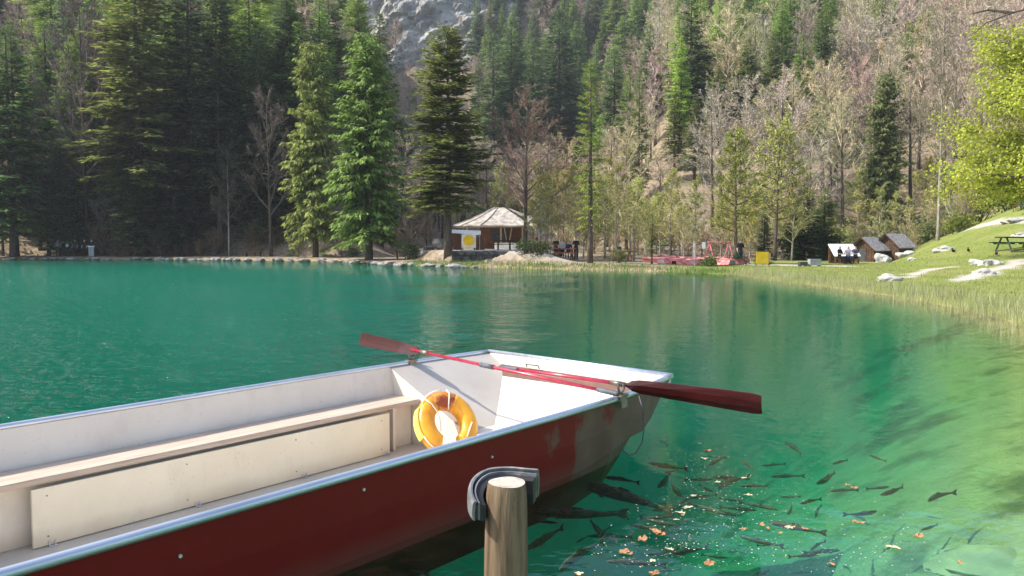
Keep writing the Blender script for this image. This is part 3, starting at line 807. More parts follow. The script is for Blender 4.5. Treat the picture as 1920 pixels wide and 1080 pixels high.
# maple leaning in from the right-hand edge
def maple():
    rng = np.random.RandomState(77)
    dep = 40.0
    X = lambda px: (px - 960) / FPX * dep
    Z = lambda py: at(960, py, 0, y=dep).z
    bx, by = X(2060), dep
    e = empty('maple_tree', (bx, by, H1(bx, by)))
    tag(e, 'yellow-green flowering maple reaching in at the edge of the picture', 'tree')
    zb = H1(bx, by)
    mb = MB(); mb.tube([(0, 0, -0.3), (0.05, 0, 2), (-0.1, 0.1, 5), (0.1, 0, 9), (0, 0, 13)], [0.34, 0.28, 0.23, 0.16, 0.04], 9)
    mb.build('trunk', M['bark'], e, smooth=True)
    limbs = MB(); P0 = []; P1 = []
    # limb ends (pixel col,row) seen in the picture, with some depth; plus limbs out of the frame
    ends = [(1800, 290, 0.3, 3.0), (1790, 330, -1.2, 2.6), (1820, 235, 1.2, 4.2), (1850, 150, -0.6, 6.5), (1865, 90, 0.5, 8), (1880, 60, 1.5, 8.6), (1830, 345, 1.6, 2.2), (1870, 200, -1.6, 5), (1900, 120, -2, 7), (1885, 310, -2.2, 3), (1900, 250, 2.4, 4), (1920, 60, 0, 9), (1850, 270, 0, 3.6), (1835, 310, -0.4, 3), (1870, 340, 0.6, 2.4), (1905, 345, 0, 2.4), (1880, 120, 0.8, 7), (1905, 180, 0.4, 5.5), (1905, 90, 1, 8), (1845, 190, 0.4, 5.5), (1900, 290, 0.8, 3.4), (1915, 220, -1, 5)]
    E_ = [(X(a_) - bx, d_, Z(b_) - zb, zo) for a_, b_, d_, zo in ends]
    for k in range(14):
        an = rng.uniform(-1.4, 1.4); E_.append((3.6 * math.cos(an) * rng.uniform(.5, 1), 3.6 * math.sin(an), rng.uniform(3.5, 12), rng.uniform(2.5, 8)))
    cl = []
    for (ex, ey, ez, zo) in E_:
        zo = min(zo, ez - 0.3)
        o = np.array([0, 0, zo]); t = np.array([ex, ey, ez]); mid = (o + t) / 2 + np.array([0, 0, 0.35]) + rng.normal(0, 0.15, 3)
        limbs.tube([o, mid, t], [0.11, 0.065, 0.02], 5, cap=False)
        for q in np.linspace(0.45, 1.05, 7):
            b0 = (1 - q) ** 2 * o + 2 * q * (1 - q) * mid + q * q * t
            for j in range(3):
                dv = rng.normal(0, 1, 3) * np.array([1, 1, 0.6]); dv /= np.linalg.norm(dv)
                tip = b0 + dv * rng.uniform(0.45, 0.95)
                limbs.tube([b0, tip], [0.022, 0.008], 3, cap=False)
                cl.append(tip)
    for path in (((2000, -60, 0), (1935, 10, 0), (1885, 22, 0.2), (1840, 40, 0.3), (1815, 62, 0.2)), ((1885, 22, 0.2), (1850, 12, 0.6), (1820, 18, 0.8)), ((1935, 10, 0), (1915, 40, -0.3), (1890, 55, -0.5))):
        pp = [(X(a_) - bx, d_, Z(b_) - zb) for a_, b_, d_ in path]
        limbs.tube([(0, 0, pp[0][2] - 1.5)] + pp if path[0][0] > 1990 else pp, list(np.linspace(0.1, 0.02, len(pp) + (1 if path[0][0] > 1990 else 0))), 5, cap=False)
    limbs.build('branches', M['bark'], e)
    cl = np.array(cl); n = 64000
    idx = rng.randint(0, len(cl), n)
    c = cl[idx] + rng.normal(0, 0.31, (n, 3)) * np.array([1, 1, 0.75])
    d = norm(rng.normal(0, 1, (n, 3))); s = norm(np.cross(d, rng.normal(0, 1, (n, 3))))
    ln = rng.uniform(0.08, 0.18, n)
    obj('leaves', quads_mesh('leaves', c, d, s, ln, ln * 0.8, M['leaf']), e, color=(0.43, 0.47, 0.07))
maple()

# ------------------------------------------------------------------ cliff
def cliff():
    nx, nz = 110, 90
    vs_, fs_ = [], []
    for j in range(nz):
        z = 40 + 75 * j / (nz - 1)
        for i in range(nx):
            x = -66 + 68 * i / (nx - 1)
            p = Vector((x * 0.06, z * 0.06, 3.1))
            q = Vector(((x * 0.8 + z * 0.6) * 0.05, (z * 0.8 - x * 0.6) * 0.16, 7.7))
            dsp = noise.fractal(p, 1.0, 2.1, 5) * 5 + noise.fractal(q, 0.8, 2.2, 6) * 4 + noise.fractal(p * 6, 0.8, 2, 4) * 1.0
            vs_.append((x + dsp * 0.2, 224 + (z - 40) * 0.42 + dsp + 0.012 * (x + 27) ** 2, z))
    for j in range(nz - 1):
        for i in range(nx - 1):
            k = j * nx + i
            fs_.append((k, k + 1, k + nx + 1, k + nx))
    m, nt, out = new_mat('cliff_rock')
    b = N(nt, 'ShaderNodeBsdfPrincipled', i_Roughness=0.95); b.inputs['Specular IOR Level'].default_value = 0.1
    n1 = noise_n(nt, 0.12, 8, rough=0.65, mapscale=(1, 1, 2.2)); n2 = noise_n(nt, 0.7, 6)
    c = mixc(nt, ramp(nt, n1, 0.36, 0.62), (0.19, 0.185, 0.175), (0.45, 0.43, 0.39))
    c = mixc(nt, ramp(nt, n2, 0.5, 0.7), c, (0.27, 0.255, 0.23))
    c = mixc(nt, ramp(nt, noise_n(nt, 0.25, 5), 0.58, 0.68), c, (0.12, 0.14, 0.07))
    nt.links.new(c, b.inputs['Base Color'])
    bp = N(nt, 'ShaderNodeBump', i_Strength=0.9, i_Distance=1.2); nt.links.new(n2, bp.inputs['Height']); nt.links.new(bp.outputs[0], b.inputs['Normal'])
    nt.links.new(b.outputs[0], out.inputs[0])
    me = bpy.data.meshes.new('cliff'); me.from_pydata(vs_, [], fs_); me.materials.append(m)
    tag(obj('cliff', me), 'grey limestone cliff with pale slanting bands high above the wood', 'cliff', kind='structure')
cliff()

# ------------------------------------------------------------------ stones
def rock_mesh(seed, mat, sub=2, flat=0.6, amp=0.35):
    bm = bmesh.new(); bmesh.ops.create_icosphere(bm, subdivisions=sub, radius=0.5)
    off = Vector((seed * 3.7, seed * 1.3, seed * 0.7))
    for v in bm.verts:
        k = 1 + amp * noise.noise(v.co * 2.2 + off) + 0.5 * amp * noise.noise(v.co * 5 + off)
        v.co *= k
        v.co.z = v.co.z * flat
    me = bpy.data.meshes.new('rock'); bm.to_mesh(me); bm.free(); me.materials.append(mat)
    return me
ROCKS = [rock_mesh(k, M['stone'], 2) for k in range(5)]
PROCKS = [rock_mesh(k + 9, M['pale_stone'], 3, 0.65, 0.5) for k in range(5)]
M['mid_stone'] = pmat('mid_stone', (0.26, 0.255, 0.235), (0.46, 0.45, 0.41), 0.9, 0.2, scale=3, bump=0.8, world_space=True)
GROCKS = [rock_mesh(k + 31, M['mid_stone'], 3, 0.65, 0.55) for k in range(5)]
far_line = [Vector((p[0], p[1])) for p in LAKE[0:8]]
pos = []
for i in range(len(far_line) - 1):
    a_, b_ = far_line[i], far_line[i + 1]
    L_ = (b_ - a_).length; t = 0
    while t < L_:
        w_ = rnd.uniform(0.45, 1.0)
        pos.append((a_ + (b_ - a_) * (t / L_), w_)); t += w_ * rnd.uniform(0.8, 1.6)
for (p, w_) in pos:
    u = p.x / p.y
    if u < -0.68: continue
    o = obj('shore_stone', ROCKS[rnd.randint(0, 4)], None, (p.x + rnd.uniform(-.25, .25), p.y + rnd.uniform(-0.45, 0.2), rnd.uniform(-0.02, 0.08)), (rnd.uniform(-.2, .2), rnd.uniform(-.2, .2), rnd.uniform(0, 6)), (w_ * 1.15, w_ * 0.9, w_ * rnd.uniform(0.5, 0.95)))
    shaded = u < -0.22
    tag(o, 'pale stone at the water edge below the shaded wood' if shaded else 'sunlit pale stone at the water edge before the fir and terrace', 'stone', 'stones below the shaded wood' if shaded else 'stones below the terrace')
for px, py_, s in ((805, 462, 1.1), (822, 452, 1.5), (812, 475, 1.2), (792, 470, 1.0), (835, 480, 1.0), (800, 484, 0.8), (780, 478, 0.8), (840, 462, 1.2)):
    dep = 61.5 + rnd.uniform(-1.5, 1.5); x = (px - 960) / FPX * dep
    o = obj('boulder', ROCKS[rnd.randint(0, 4)], None, (x, dep, at(px, py_ + 8, 0, y=dep).z + 0.1), (rnd.uniform(-.4,.4), 0, rnd.uniform(0, 6)), (s * 0.8, s * 0.7, s * 0.95))
    tag(o, 'grey boulder in the rock heap between the fir and the hanging conifer', 'boulder', 'boulders heaped beside the fir')

# ------------------------------------------------------------------ terrace, pavilion, kiosk
DW = 54.6
def PX(px, dep): return (px - 960) / FPX * dep
def PZ(py_, dep): return at(960, py_, 0, y=dep).z
wall = empty('retaining_wall', (PX(925, DW), DW, 0))
tag(wall, 'dark stone retaining wall below the pavilion terrace', 'wall')
wl0, wl1 = PX(848, DW) - PX(925, DW), PX(1003, DW) - PX(925, DW)
mb = MB(); mb.box(wl0, wl1, 0.12, 0.7, -0.6, 0.98); mb.build('core', M['dark_stone'], wall)
zrow = [-0.25, 0.08, 0.4, 0.72, 1.04]
for r_ in range(4):
    x = wl0 - rnd.uniform(0, 0.2)
    while x < wl1:
        w_ = rnd.uniform(0.3, 0.75)
        x1 = min(x + w_, wl1 + 0.1)
        mb = MB(); dz = rnd.uniform(-0.03, 0.03)
        mb.box(x + 0.02, x1 - 0.02, rnd.uniform(-0.04, 0.05), 0.2, zrow[r_] + 0.02 + dz, zrow[r_ + 1] - 0.015 + dz)
        mb.build('stone', M['dark_stone'], wall, bevel=0.025)
        x = x1
DP = 72.5
pav = empty('pavilion', (PX(940, DP), DP, 0))
tag(pav, 'open wooden pavilion with a broad pale shingled hip roof', 'pavilion')
zg, ze, za = PZ(470, DP), PZ(423, DP), PZ(389, DP)
cx = PX(940, DP)
def roof_ring(rx, ry, z, n=12, sq=0.35):
    o = []
    for k in range(n):
        an = 2 * math.pi * (k + 0.5) / n
        o.append((rx * math.copysign(abs(math.cos(an)) ** (1 - sq), math.cos(an)), ry * math.copysign(abs(math.sin(an)) ** (1 - sq), math.sin(an)), z))
    return o
rings = [roof_ring(4.5, 3.5, ze - 0.06), roof_ring(3.1, 2.4, ze + 0.45), roof_ring(1.9, 1.5, ze + 1.02), roof_ring(0.55, 0.3, za - 0.05), roof_ring(0.3, 0.12, za)]
rings = [[(x + (0.1 if i < 3 else -0.1), y, z) for x, y, z in r_] for i, r_ in enumerate(rings)]
mb = MB(); n = 12
vs_ = [v for r_ in rings for v in r_]
fs_ = [(i * n + k, i * n + (k + 1) % n, (i + 1) * n + (k + 1) % n, (i + 1) * n + k) for i in range(4) for k in range(n)] + [tuple(4 * n + k for k in range(n))]
und = [(x * 0.96, y * 0.96, z - 0.14) for x, y, z in rings[0]]
b0 = len(vs_); vs_ += und
fs_ += [(b0 + k, b0 + (k + 1) % n, (k + 1) % n, k) for k in range(n)] + [tuple(b0 + k for k in range(n - 1, -1, -1))]
mb.add(vs_, fs_); roof = mb.build('roof', M['shingle'], pav)
for k in range(n):
    mb = MB(); mb.tube([Vector(r_[k]) + Vector((0, 0, 0.03)) for r_ in rings[:4]], 0.05, 4); mb.build('ridge', M['shingle'], roof)
mb = MB(); mb.box(-0.25, 0.25, -0.2, 0.2, za - 0.1, za + 0.35); mb.build('finial', M['wood_dark'], roof)
for X_, Y_ in ((-3.0, -2.6), (1.9, -2.7), (3.0, -2.4), (-3, 2.4), (3, 2.4), (0.0, -2.75)):
    mb = MB(); mb.box(X_ - 0.07, X_ + 0.07, Y_ - 0.07, Y_ + 0.07, zg - 0.4, ze + 0.1); mb.build('post', M['wood_pale'], pav)
mb = MB(); mb.tube([(0.55, -2.7, zg + 0.6), (0.25, -2.7, ze)], 0.05, 5); mb.tube([(0.7, -2.7, zg + 0.6), (1.0, -2.7, ze)], 0.05, 5); mb.build('brace', M['wood_pale'], pav)
x = -1.9
while x < 2.0:
    mb = MB(); mb.box(x, x + 0.31, -1.7, -1.6, zg - 0.3, ze + 0.15); mb.build('wall_board', M['wood_brown'], pav); x += 0.325
mb = MB(); mb.box(-1.9, 2.0, -1.5, 2.0, zg - 0.3, ze + 0.15); mb.build('room', M['wood_dark'], pav)
mb = MB(); mb.box(-0.9, 0.6, -1.74, -1.71, ze - 1.35, ze - 0.35); mb.build('hatch', M['dark_metal'], pav)
mb = MB(); mb.box(-0.55, 1.95, -3.25, -2.95, zg - 0.4, zg + 0.72); mb.build('counter', M['white_sheet'], pav, bevel=0.03)
DK = 63.0
zk = 1.0
kio = empty('kiosk', (PX(872, DK), DK, 0)); tag(kio, 'small brown kiosk with a white awning on the terrace', 'kiosk')
mb = MB(); mb.box(-1.05, -0.2, -0.3, 1.2, zk - 0.4, PZ(437, DK)); mb.build('wall', M['wood_brown'], kio)
mb = MB(); mb.box(0.7, 1.55, -0.2, 1.2, zk - 0.4, PZ(445, DK)); mb.build('cupboard', M['wood_brown'], kio)
mb = MB(); mb.hexa([(-1.15, -0.8, PZ(437, DK)), (1.3, -0.8, PZ(441, DK)), (1.2, 1.3, PZ(433, DK)), (-1.15, 1.3, PZ(431, DK))], [(-1.15, -0.8, PZ(436, DK)), (1.3, -0.8, PZ(440, DK)), (1.2, 1.3, PZ(432, DK)), (-1.15, 1.3, PZ(430, DK))]); mb.build('awning', M['white_sheet'], kio)
for X_ in (-1.05, 1.2):
    mb = MB(); mb.tube([(X_, -0.7, zk - 0.4), (X_, -0.7, PZ(438, DK))], 0.03, 6); mb.build('pole', M['grey_metal'], kio)
def disc(r_, n=28, dy=0.04):
    vs_ = [(r_ * math.cos(2 * math.pi * k / n), s, r_ * math.sin(2 * math.pi * k / n)) for s in (0, dy) for k in range(n)]
    return vs_, [tuple(range(n)), tuple(range(2 * n - 1, n - 1, -1))] + [(k, n + k, n + (k + 1) % n, (k + 1) % n) for k in range(n)]
sg = empty('round_sign', (PX(879, 61.5), 61.5, H1(PX(879, 61.5), 61.5))); tag(sg, 'round yellow sign on a white board in front of the kiosk', 'sign')
h0 = PZ(451, 61.5) - sg.location.z
mb = MB(); mb.box(-0.56, 0.56, 0.05, 0.1, h0 - 0.55, h0 + 0.5); mb.build('board', M['white_sheet'], sg)
mb = MB(); v_, f_ = disc(0.44); mb.add([(x, y, z + h0) for x, y, z in v_], f_); mb.build('disc', M['yellow'], sg)
for X_ in (-0.5, 0.5):
    mb = MB(); mb.box(X_ - 0.03, X_ + 0.03, 0.1, 0.15, -0.2, h0 + 0.5); mb.build('leg', M['grey_metal'], sg)
# square yellow sign by the gravel
dS = 52.0; sx_ = PX(1430, dS)
sg = empty('yellow_sign', (sx_, dS, H1(sx_, dS)), 0.12); tag(sg, 'big yellow board on dark posts beside the gravel flat', 'sign')
zt, zb_ = PZ(472, dS) - sg.location.z, PZ(495, dS) - sg.location.z
mb = MB(); mb.box(-0.46, 0.42, 0, 0.05, zb_, zt); mb.build('board', M['yellow'], sg, bevel=0.08)
mb = MB(); mb.box(0.42, 0.54, 0.0, 0.05, zb_ + 0.1, zt - 0.08); mb.build('edge_panel', M['wood_pale'], sg)
for X_ in (-0.4, 0.48):
    mb = MB(); mb.box(X_ - 0.04, X_ + 0.04, 0.05, 0.13, -0.3, zt - 0.05); mb.build('post', M['wood_dark'], sg)

# ------------------------------------------------------------------ huts
def hut(name, label, px, py_, dep, W, D, hw, hr, rz, wall_m, roof_m, z=None):
    x = PX(px, dep); zz = H1(x, dep) if z is None else z
    e = empty(name, (x, dep, zz), rz); tag(e, label, 'hut')
    n = max(4, int(D / 0.2))
    # plank walls: two long sides (along local x), two gables
    mb = MB(); mb.box(-W / 2 + 0.04, W / 2 - 0.04, -D / 2 + 0.04, D / 2 - 0.04, -0.3, hw - 0.02)
    mb.add([(-W / 2 + 0.04, -D / 2 + .04, hw - .02), (-W / 2 + 0.04, D / 2 - .04, hw - .02), (-W / 2 + 0.04, 0, hw + hr - .06), (W / 2 - .04, -D / 2 + .04, hw - .02), (W / 2 - .04, D / 2 - .04, hw - .02), (W / 2 - .04, 0, hw + hr - .06)], [(0, 2, 1), (3, 4, 5)])
    mb.build('shell', wall_m, e)
    for k in range(n):
        y0, y1 = -D / 2 + D * k / n + 0.012, -D / 2 + D * (k + 1) / n - 0.012
        zt = hw + hr * (1 - abs((y0 + y1) / 2) / (D / 2)) - 0.08
        for X_ in (-W / 2, W / 2 - 0.03):
            mb = MB(); mb.box(X_, X_ + 0.03, y0, y1, -0.2, zt); mb.build('plank', wall_m, e)
    mb = MB(); mb.box(-W / 2 - 0.02, -W / 2 - 0.005, -0.28, 0.28, 0.0, min(hw, 1.3)); mb.build('doorway_shade', M['dark_metal'], e)  # dark sheet on the gable, stands for the shade in the door opening
    for s in (-1, 1):
        ov = 0.28
        lo = [(-W / 2 - ov, s * (D / 2 + 0.2), hw - 0.2 * hr / (D / 2)), (W / 2 + ov, s * (D / 2 + 0.2), hw - 0.2 * hr / (D / 2)), (W / 2 + ov, 0, hw + hr), (-W / 2 - ov, 0, hw + hr)]
        mb = MB(); mb.hexa(lo, [(x_, y_, z_ + 0.07) for x_, y_, z_ in lo]); mb.build('roof_slope', roof_m, e)
    for s in (-1, 1):
        mb = MB(); mb.tube([(-W / 2 - 0.31, s * (D / 2 + 0.2), hw - 0.2 * hr / (D / 2) + 0.03), (-W / 2 - 0.31, 0, hw + hr + 0.05)], 0.055, 4); mb.build('bargeboard', M['wood_dark'], e)
    return e
hut('wooden_hut', 'brown wooden hut with an open gable, between the stall and the grey-roofed hut', 1628, 0, 61.5, 1.7, 1.9, 1.05, 0.85, 0.62, M['wood_dark'], M['slate'], z=PZ(492, 61.5))
hut('grey_roofed_hut', 'wooden hut with a grey pitched roof at the foot of the grass bank', 1676, 0, 62.0, 1.9, 2.0, 1.2, 0.9, 0.55, M['wood_dark'], M['slate'], z=PZ(490, 62))
st = empty('stall', (PX(1582, 57), 57, H1(PX(1582, 57), 57)), 0.05); tag(st, 'small open stall with a white pent roof before the huts', 'stall')
zt, zl = PZ(459, 57) - st.location.z, PZ(481, 57) - st.location.z
mb = MB(); mb.hexa([(-0.98, -0.6, zl), (0.95, -0.6, zl), (0.92, 0.6, zt), (-0.92, 0.6, zt)], [(-0.98, -0.6, zl + .06), (0.95, -0.6, zl + .06), (0.92, 0.6, zt + .06), (-0.92, 0.6, zt + .06)]); mb.build('roof', M['white_sheet'], st)
for X_, Y_, z_ in ((-0.85, -0.5, zl), (0.8, -0.5, zl), (-0.85, 0.5, zt), (0.8, 0.5, zt)):
    mb = MB(); mb.box(X_ - .04, X_ + .04, Y_ - .04, Y_ + .04, -0.2, z_ + 0.02); mb.build('post', M['wood_brown'], st)
mb = MB(); mb.box(-0.8, 0.75, 0.42, 0.48, -0.1, zt - 0.1); mb.build('back_panel', M['wood_dark'], st)

# ------------------------------------------------------------------ tables, tanks, swing, pole
def table(name, label, loc, rz, mat, group=None, L_=2.0, w_=0.7, cat='table', h=0.74):
    e = empty(name, loc, rz); tag(e, label, cat, group)
    for k in range(4):
        y0 = -w_ / 2 + w_ * k / 4
        mb = MB(); mb.box(-L_ / 2, L_ / 2, y0 + .008, y0 + w_ / 4 - .008, h - 0.07, h); mb.build('top_board', mat, e)
    for s in (-1, 1):
        mb = MB(); mb.box(-L_ / 2, L_ / 2, s * (w_ / 2 + 0.3) - 0.13, s * (w_ / 2 + 0.3) + 0.13, 0.39, 0.45); mb.build('bench', mat, e)
    for s in (-1, 1):
        X_ = s * (L_ / 2 - 0.3)
        mb = MB()
        for q in (-1, 1): mb.tube([(X_, q * (w_ / 2 + 0.25), -0.1), (X_, q * 0.2, h - 0.07)], 0.065, 4)
        mb.box(X_ - 0.03, X_ + 0.03, -w_ / 2 - 0.4, w_ / 2 + 0.4, 0.32, 0.39)
        mb.build('leg', mat, e)
    return e
rows = [(1256, 468), (1312, 477), (1292, 490), (1346, 491), (1236, 482), (1340, 482), (1375, 482), (1248, 474), (1262, 487), (1300, 470), (1318, 484), (1352, 476), (1362, 488), (1285, 479)]
def small_boat():
    prof = [(-1.15, .36, .30), (-0.9, .43, .32), (0, .5, .32), (0.6, .42, .34), (1.0, .2, .38), (1.2, .03, .42)]
    out_, inn = [], []
    for x_, w_, z_ in prof:
        out_ += [(x_, -w_, z_), (x_, -w_ * .7, .02), (x_, w_ * .7, .02), (x_, w_, z_)]
        inn += [(x_, -w_ * .9, z_ - .004), (x_, -w_ * .62, .07), (x_, w_ * .62, .07), (x_, w_ * .9, z_ - .004)]
    n_ = len(prof); f_ = [(i_ * 4 + k, (i_ + 1) * 4 + k, (i_ + 1) * 4 + k + 1, i_ * 4 + k + 1) for i_ in range(n_ - 1) for k in range(3)] + [(3, 2, 1, 0)]
    a_ = MB(); a_.add(out_, f_); b_ = MB(); b_.add(inn, f_)
    c_ = MB(); c_.tube([(x_, -w_, z_) for x_, w_, z_ in prof], .035, 5); c_.tube([(x_, w_, z_) for x_, w_, z_ in prof], .035, 5)
    d_ = MB(); d_.box(-0.25, 0.05, -.45, .45, .24, .27)
    return a_.mesh('hull', M['red_wood']), b_.mesh('inside', M['white_sheet']), c_.mesh('gunwale', M['red_wood']), d_.mesh('thwart', M['red_wood'])
SB = small_boat()
for px, py_ in rows:
    dep = 50.5 + (492 - py_) * 0.55
    x = PX(px, dep); flip = rnd.random() < 0.5
    e = empty('small_red_boat', (x, dep, H1(x, dep) + (0.40 if flip else 0.02)), rnd.uniform(-1.1, 1.1) + (3.14 if rnd.random() < .5 else 0))
    if flip: e.rotation_euler.x = math.pi
    tag(e, 'small red boat lying %s on the flat shore, one of the red cluster' % ('keel up' if flip else 'open side up'), 'boat', 'red boats drawn up on the flat shore')
    for me_, nm in zip(SB, ('hull', 'inside', 'gunwale', 'thwart')): obj(nm, me_, e)
g_ = Vector((PX(1905, 44), 44, H1(PX(1905, 44), 44)))
table('dark_picnic_table', 'dark green picnic table on the grass bank above the path', g_, 0.15, M['dark_green'], None, 2.2)
for px, dep, lab in ((1028, 56.0, 'brown wooden table on the terrace, nearest the big leafless tree'), (1060, 55.6, 'brown wooden table on the terrace between the seated people'), (1168, 55.8, 'brown wooden table standing alone past the slender shore conifer'), (945, 60.5, 'dark wooden table before the pavilion counter')):
    x = PX(px, dep); table('wooden_table', lab, (x, dep, H1(x, dep)), rnd.uniform(-.3, .3), M['wood_brown'] if px > 1000 else M['wood_dark'], None, 1.5)
e = empty('swing_frame', (PX(1348, 58), 58, H1(PX(1348, 58), 58)), 0.4); tag(e, 'reddish wooden A-shaped swing frame behind the red boats', 'swing')
for s in (-0.9, 0.9):
    for q in (-0.7, 0.7):
        mb = MB(); mb.tube([(s, q, -0.1), (s * 0.95, 0, 1.5)], 0.05, 6); mb.build('leg', M['red_wood'], e)
mb = MB(); mb.tube([(-1.0, 0, 1.5), (1.0, 0, 1.5)], 0.05, 6); mb.build('crossbar', M['red_wood'], e)
e = empty('signpost', (PX(1303, 50.2), 50.2, H1(PX(1303, 50.2), 50.2))); tag(e, 'slim grey post with a small white plate among the red boats', 'post')
mb = MB(); mb.tube([(0, 0, -0.2), (0, 0, 1.45)], 0.045, 8); mb.build('pole', M['grey_metal'], e)
mb = MB(); mb.box(0.05, 0.62, -0.02, 0.02, 1.25, 1.31); mb.build('arm', M['grey_metal'], e)
mb = MB(); mb.box(0.42, 0.64, -0.03, -0.021, 1.1, 1.52); mb.build('plate', M['white_sheet'], e)
for px, w_, lab in ((1505, 0.5, 'low dark planter on the gravel by the stall, nearer the yellow sign'), (1527, 0.75, 'taller grey metal planter on the gravel by the stall')):
    dep = 50.0; x = PX(px, dep)
    e = empty('planter', (x, dep, H1(x, dep)), 0.1); tag(e, lab, 'planter')
    h = 0.28 if w_ < 0.6 else 0.45
    mb = MB(); mb.box(-w_ / 2, w_ / 2, -0.2, 0.2, 0.05, h); mb.build('trough', M['grey_metal'] if w_ > 0.6 else M['dark_metal'], e, bevel=0.02)
    for s in (-1, 1):
        mb = MB(); mb.box(s * (w_ / 2 - .06) - .04, s * (w_ / 2 - .06) + .04, -0.18, 0.18, -0.05, 0.05); mb.build('foot', M['dark_metal'], e)
# litter bin post at the far-left shore
dB = 75.6; x = PX(172, dB)
e = empty('bollard_stand', (x, dB, H1(x, dB))); tag(e, 'pale blue-grey stand with a white board at the shaded shore beside the people', 'stand')
for s in (-0.17, 0.17):
    mb = MB(); mb.box(s - 0.05, s + 0.05, -0.05, 0.05, -0.5, 1.0); mb.build('leg', M['grey_metal'], e)
mb = MB(); mb.box(-0.3, 0.3, -0.07, 0.07, 0.95, 1.05); mb.build('top_board', M['white_sheet'], e)
mb = MB(); mb.box(-0.26, 0.26, 0.0, 0.04, 0.1, 0.93); mb.build('panel', M['cloth_grey'], e)
# benches in the shaded wood
for px, lab in ((232, 'dark wooden bench at the shaded shore beside the pale stand'), (475, 'dark wooden bench at the shaded shore below the thin leafless tree')):
    dep = 76.6 if px < 400 else 74.6; x = PX(px, dep)
    e = empty('bench', (x, dep, H1(x, dep))); tag(e, lab, 'bench')
    mb = MB(); mb.box(-0.8, 0.8, -0.2, 0.2, 0.4, 0.45); mb.build('seat', M['wood_dark'], e)
    mb = MB(); mb.box(-0.8, 0.8, 0.2, 0.25, 0.55, 0.85); mb.build('backrest', M['wood_dark'], e)
    for s in (-0.65, 0.65):
        mb = MB(); mb.box(s - .04, s + .04, -0.18, 0.24, -0.1, 0.4); mb.build('leg', M['wood_dark'], e)

# boulders and slabs on the grass bank
for px, py_, wpx, hpx, lab, cat_ in (
    (1832, 496, 22, 15, 'whitish boulder at the end of the sandy path, lakeward of the pair', 'boulder'), (1850, 498, 24, 14, 'whitish boulder beside the sandy path, middle of the group', 'boulder'),
    (1866, 497, 20, 16, 'whitish boulder beside the sandy path, farthest from the lake', 'boulder'), (1846, 515, 36, 16, 'flat whitish boulder lying in the sandy path', 'boulder'),
    (1668, 527, 42, 18, 'single rounded pale boulder just above the reeds', 'boulder'), (1772, 470, 36, 13, 'flat grey boulder below the tree with the pale trunk', 'boulder'),
    (1710, 488, 16, 8, 'small pale yellow stone on the grass near the huts', 'stone'), (1655, 494, 24, 26, 'tall whitish rock standing in front of the grey-roofed hut', 'rock'),
    (1700, 476, 34, 14, 'flat whitish slab beside the grey-roofed hut', 'stone'), (1915, 443, 30, 11, 'pale stone slab on the upper grass bank', 'stone'), (1905, 416, 44, 10, 'long pale stone slab at the very top of the grass', 'stone')):
    g_ = ground_at(px, py_)
    if 'hut' in lab and 'tall' in lab: g_ = Vector((PX(px, 59), 59, H1(PX(px, 59), 59)))
    if 'slab beside the grey' in lab: g_ = Vector((PX(px, 60), 60, H1(PX(px, 60), 60)))
    k = g_.y / FPX
    o = obj('boulder', PROCKS[rnd.randint(0, 4)], None, (g_.x, g_.y, g_.z + hpx * k * 0.1), (0, 0, rnd.uniform(-0.4, 0.4)), (wpx * k * 1.05, wpx * k * 0.9, hpx * k * 1.8))
    o.data = GROCKS[rnd.randint(0, 4)]
    tag(o, lab, cat_)

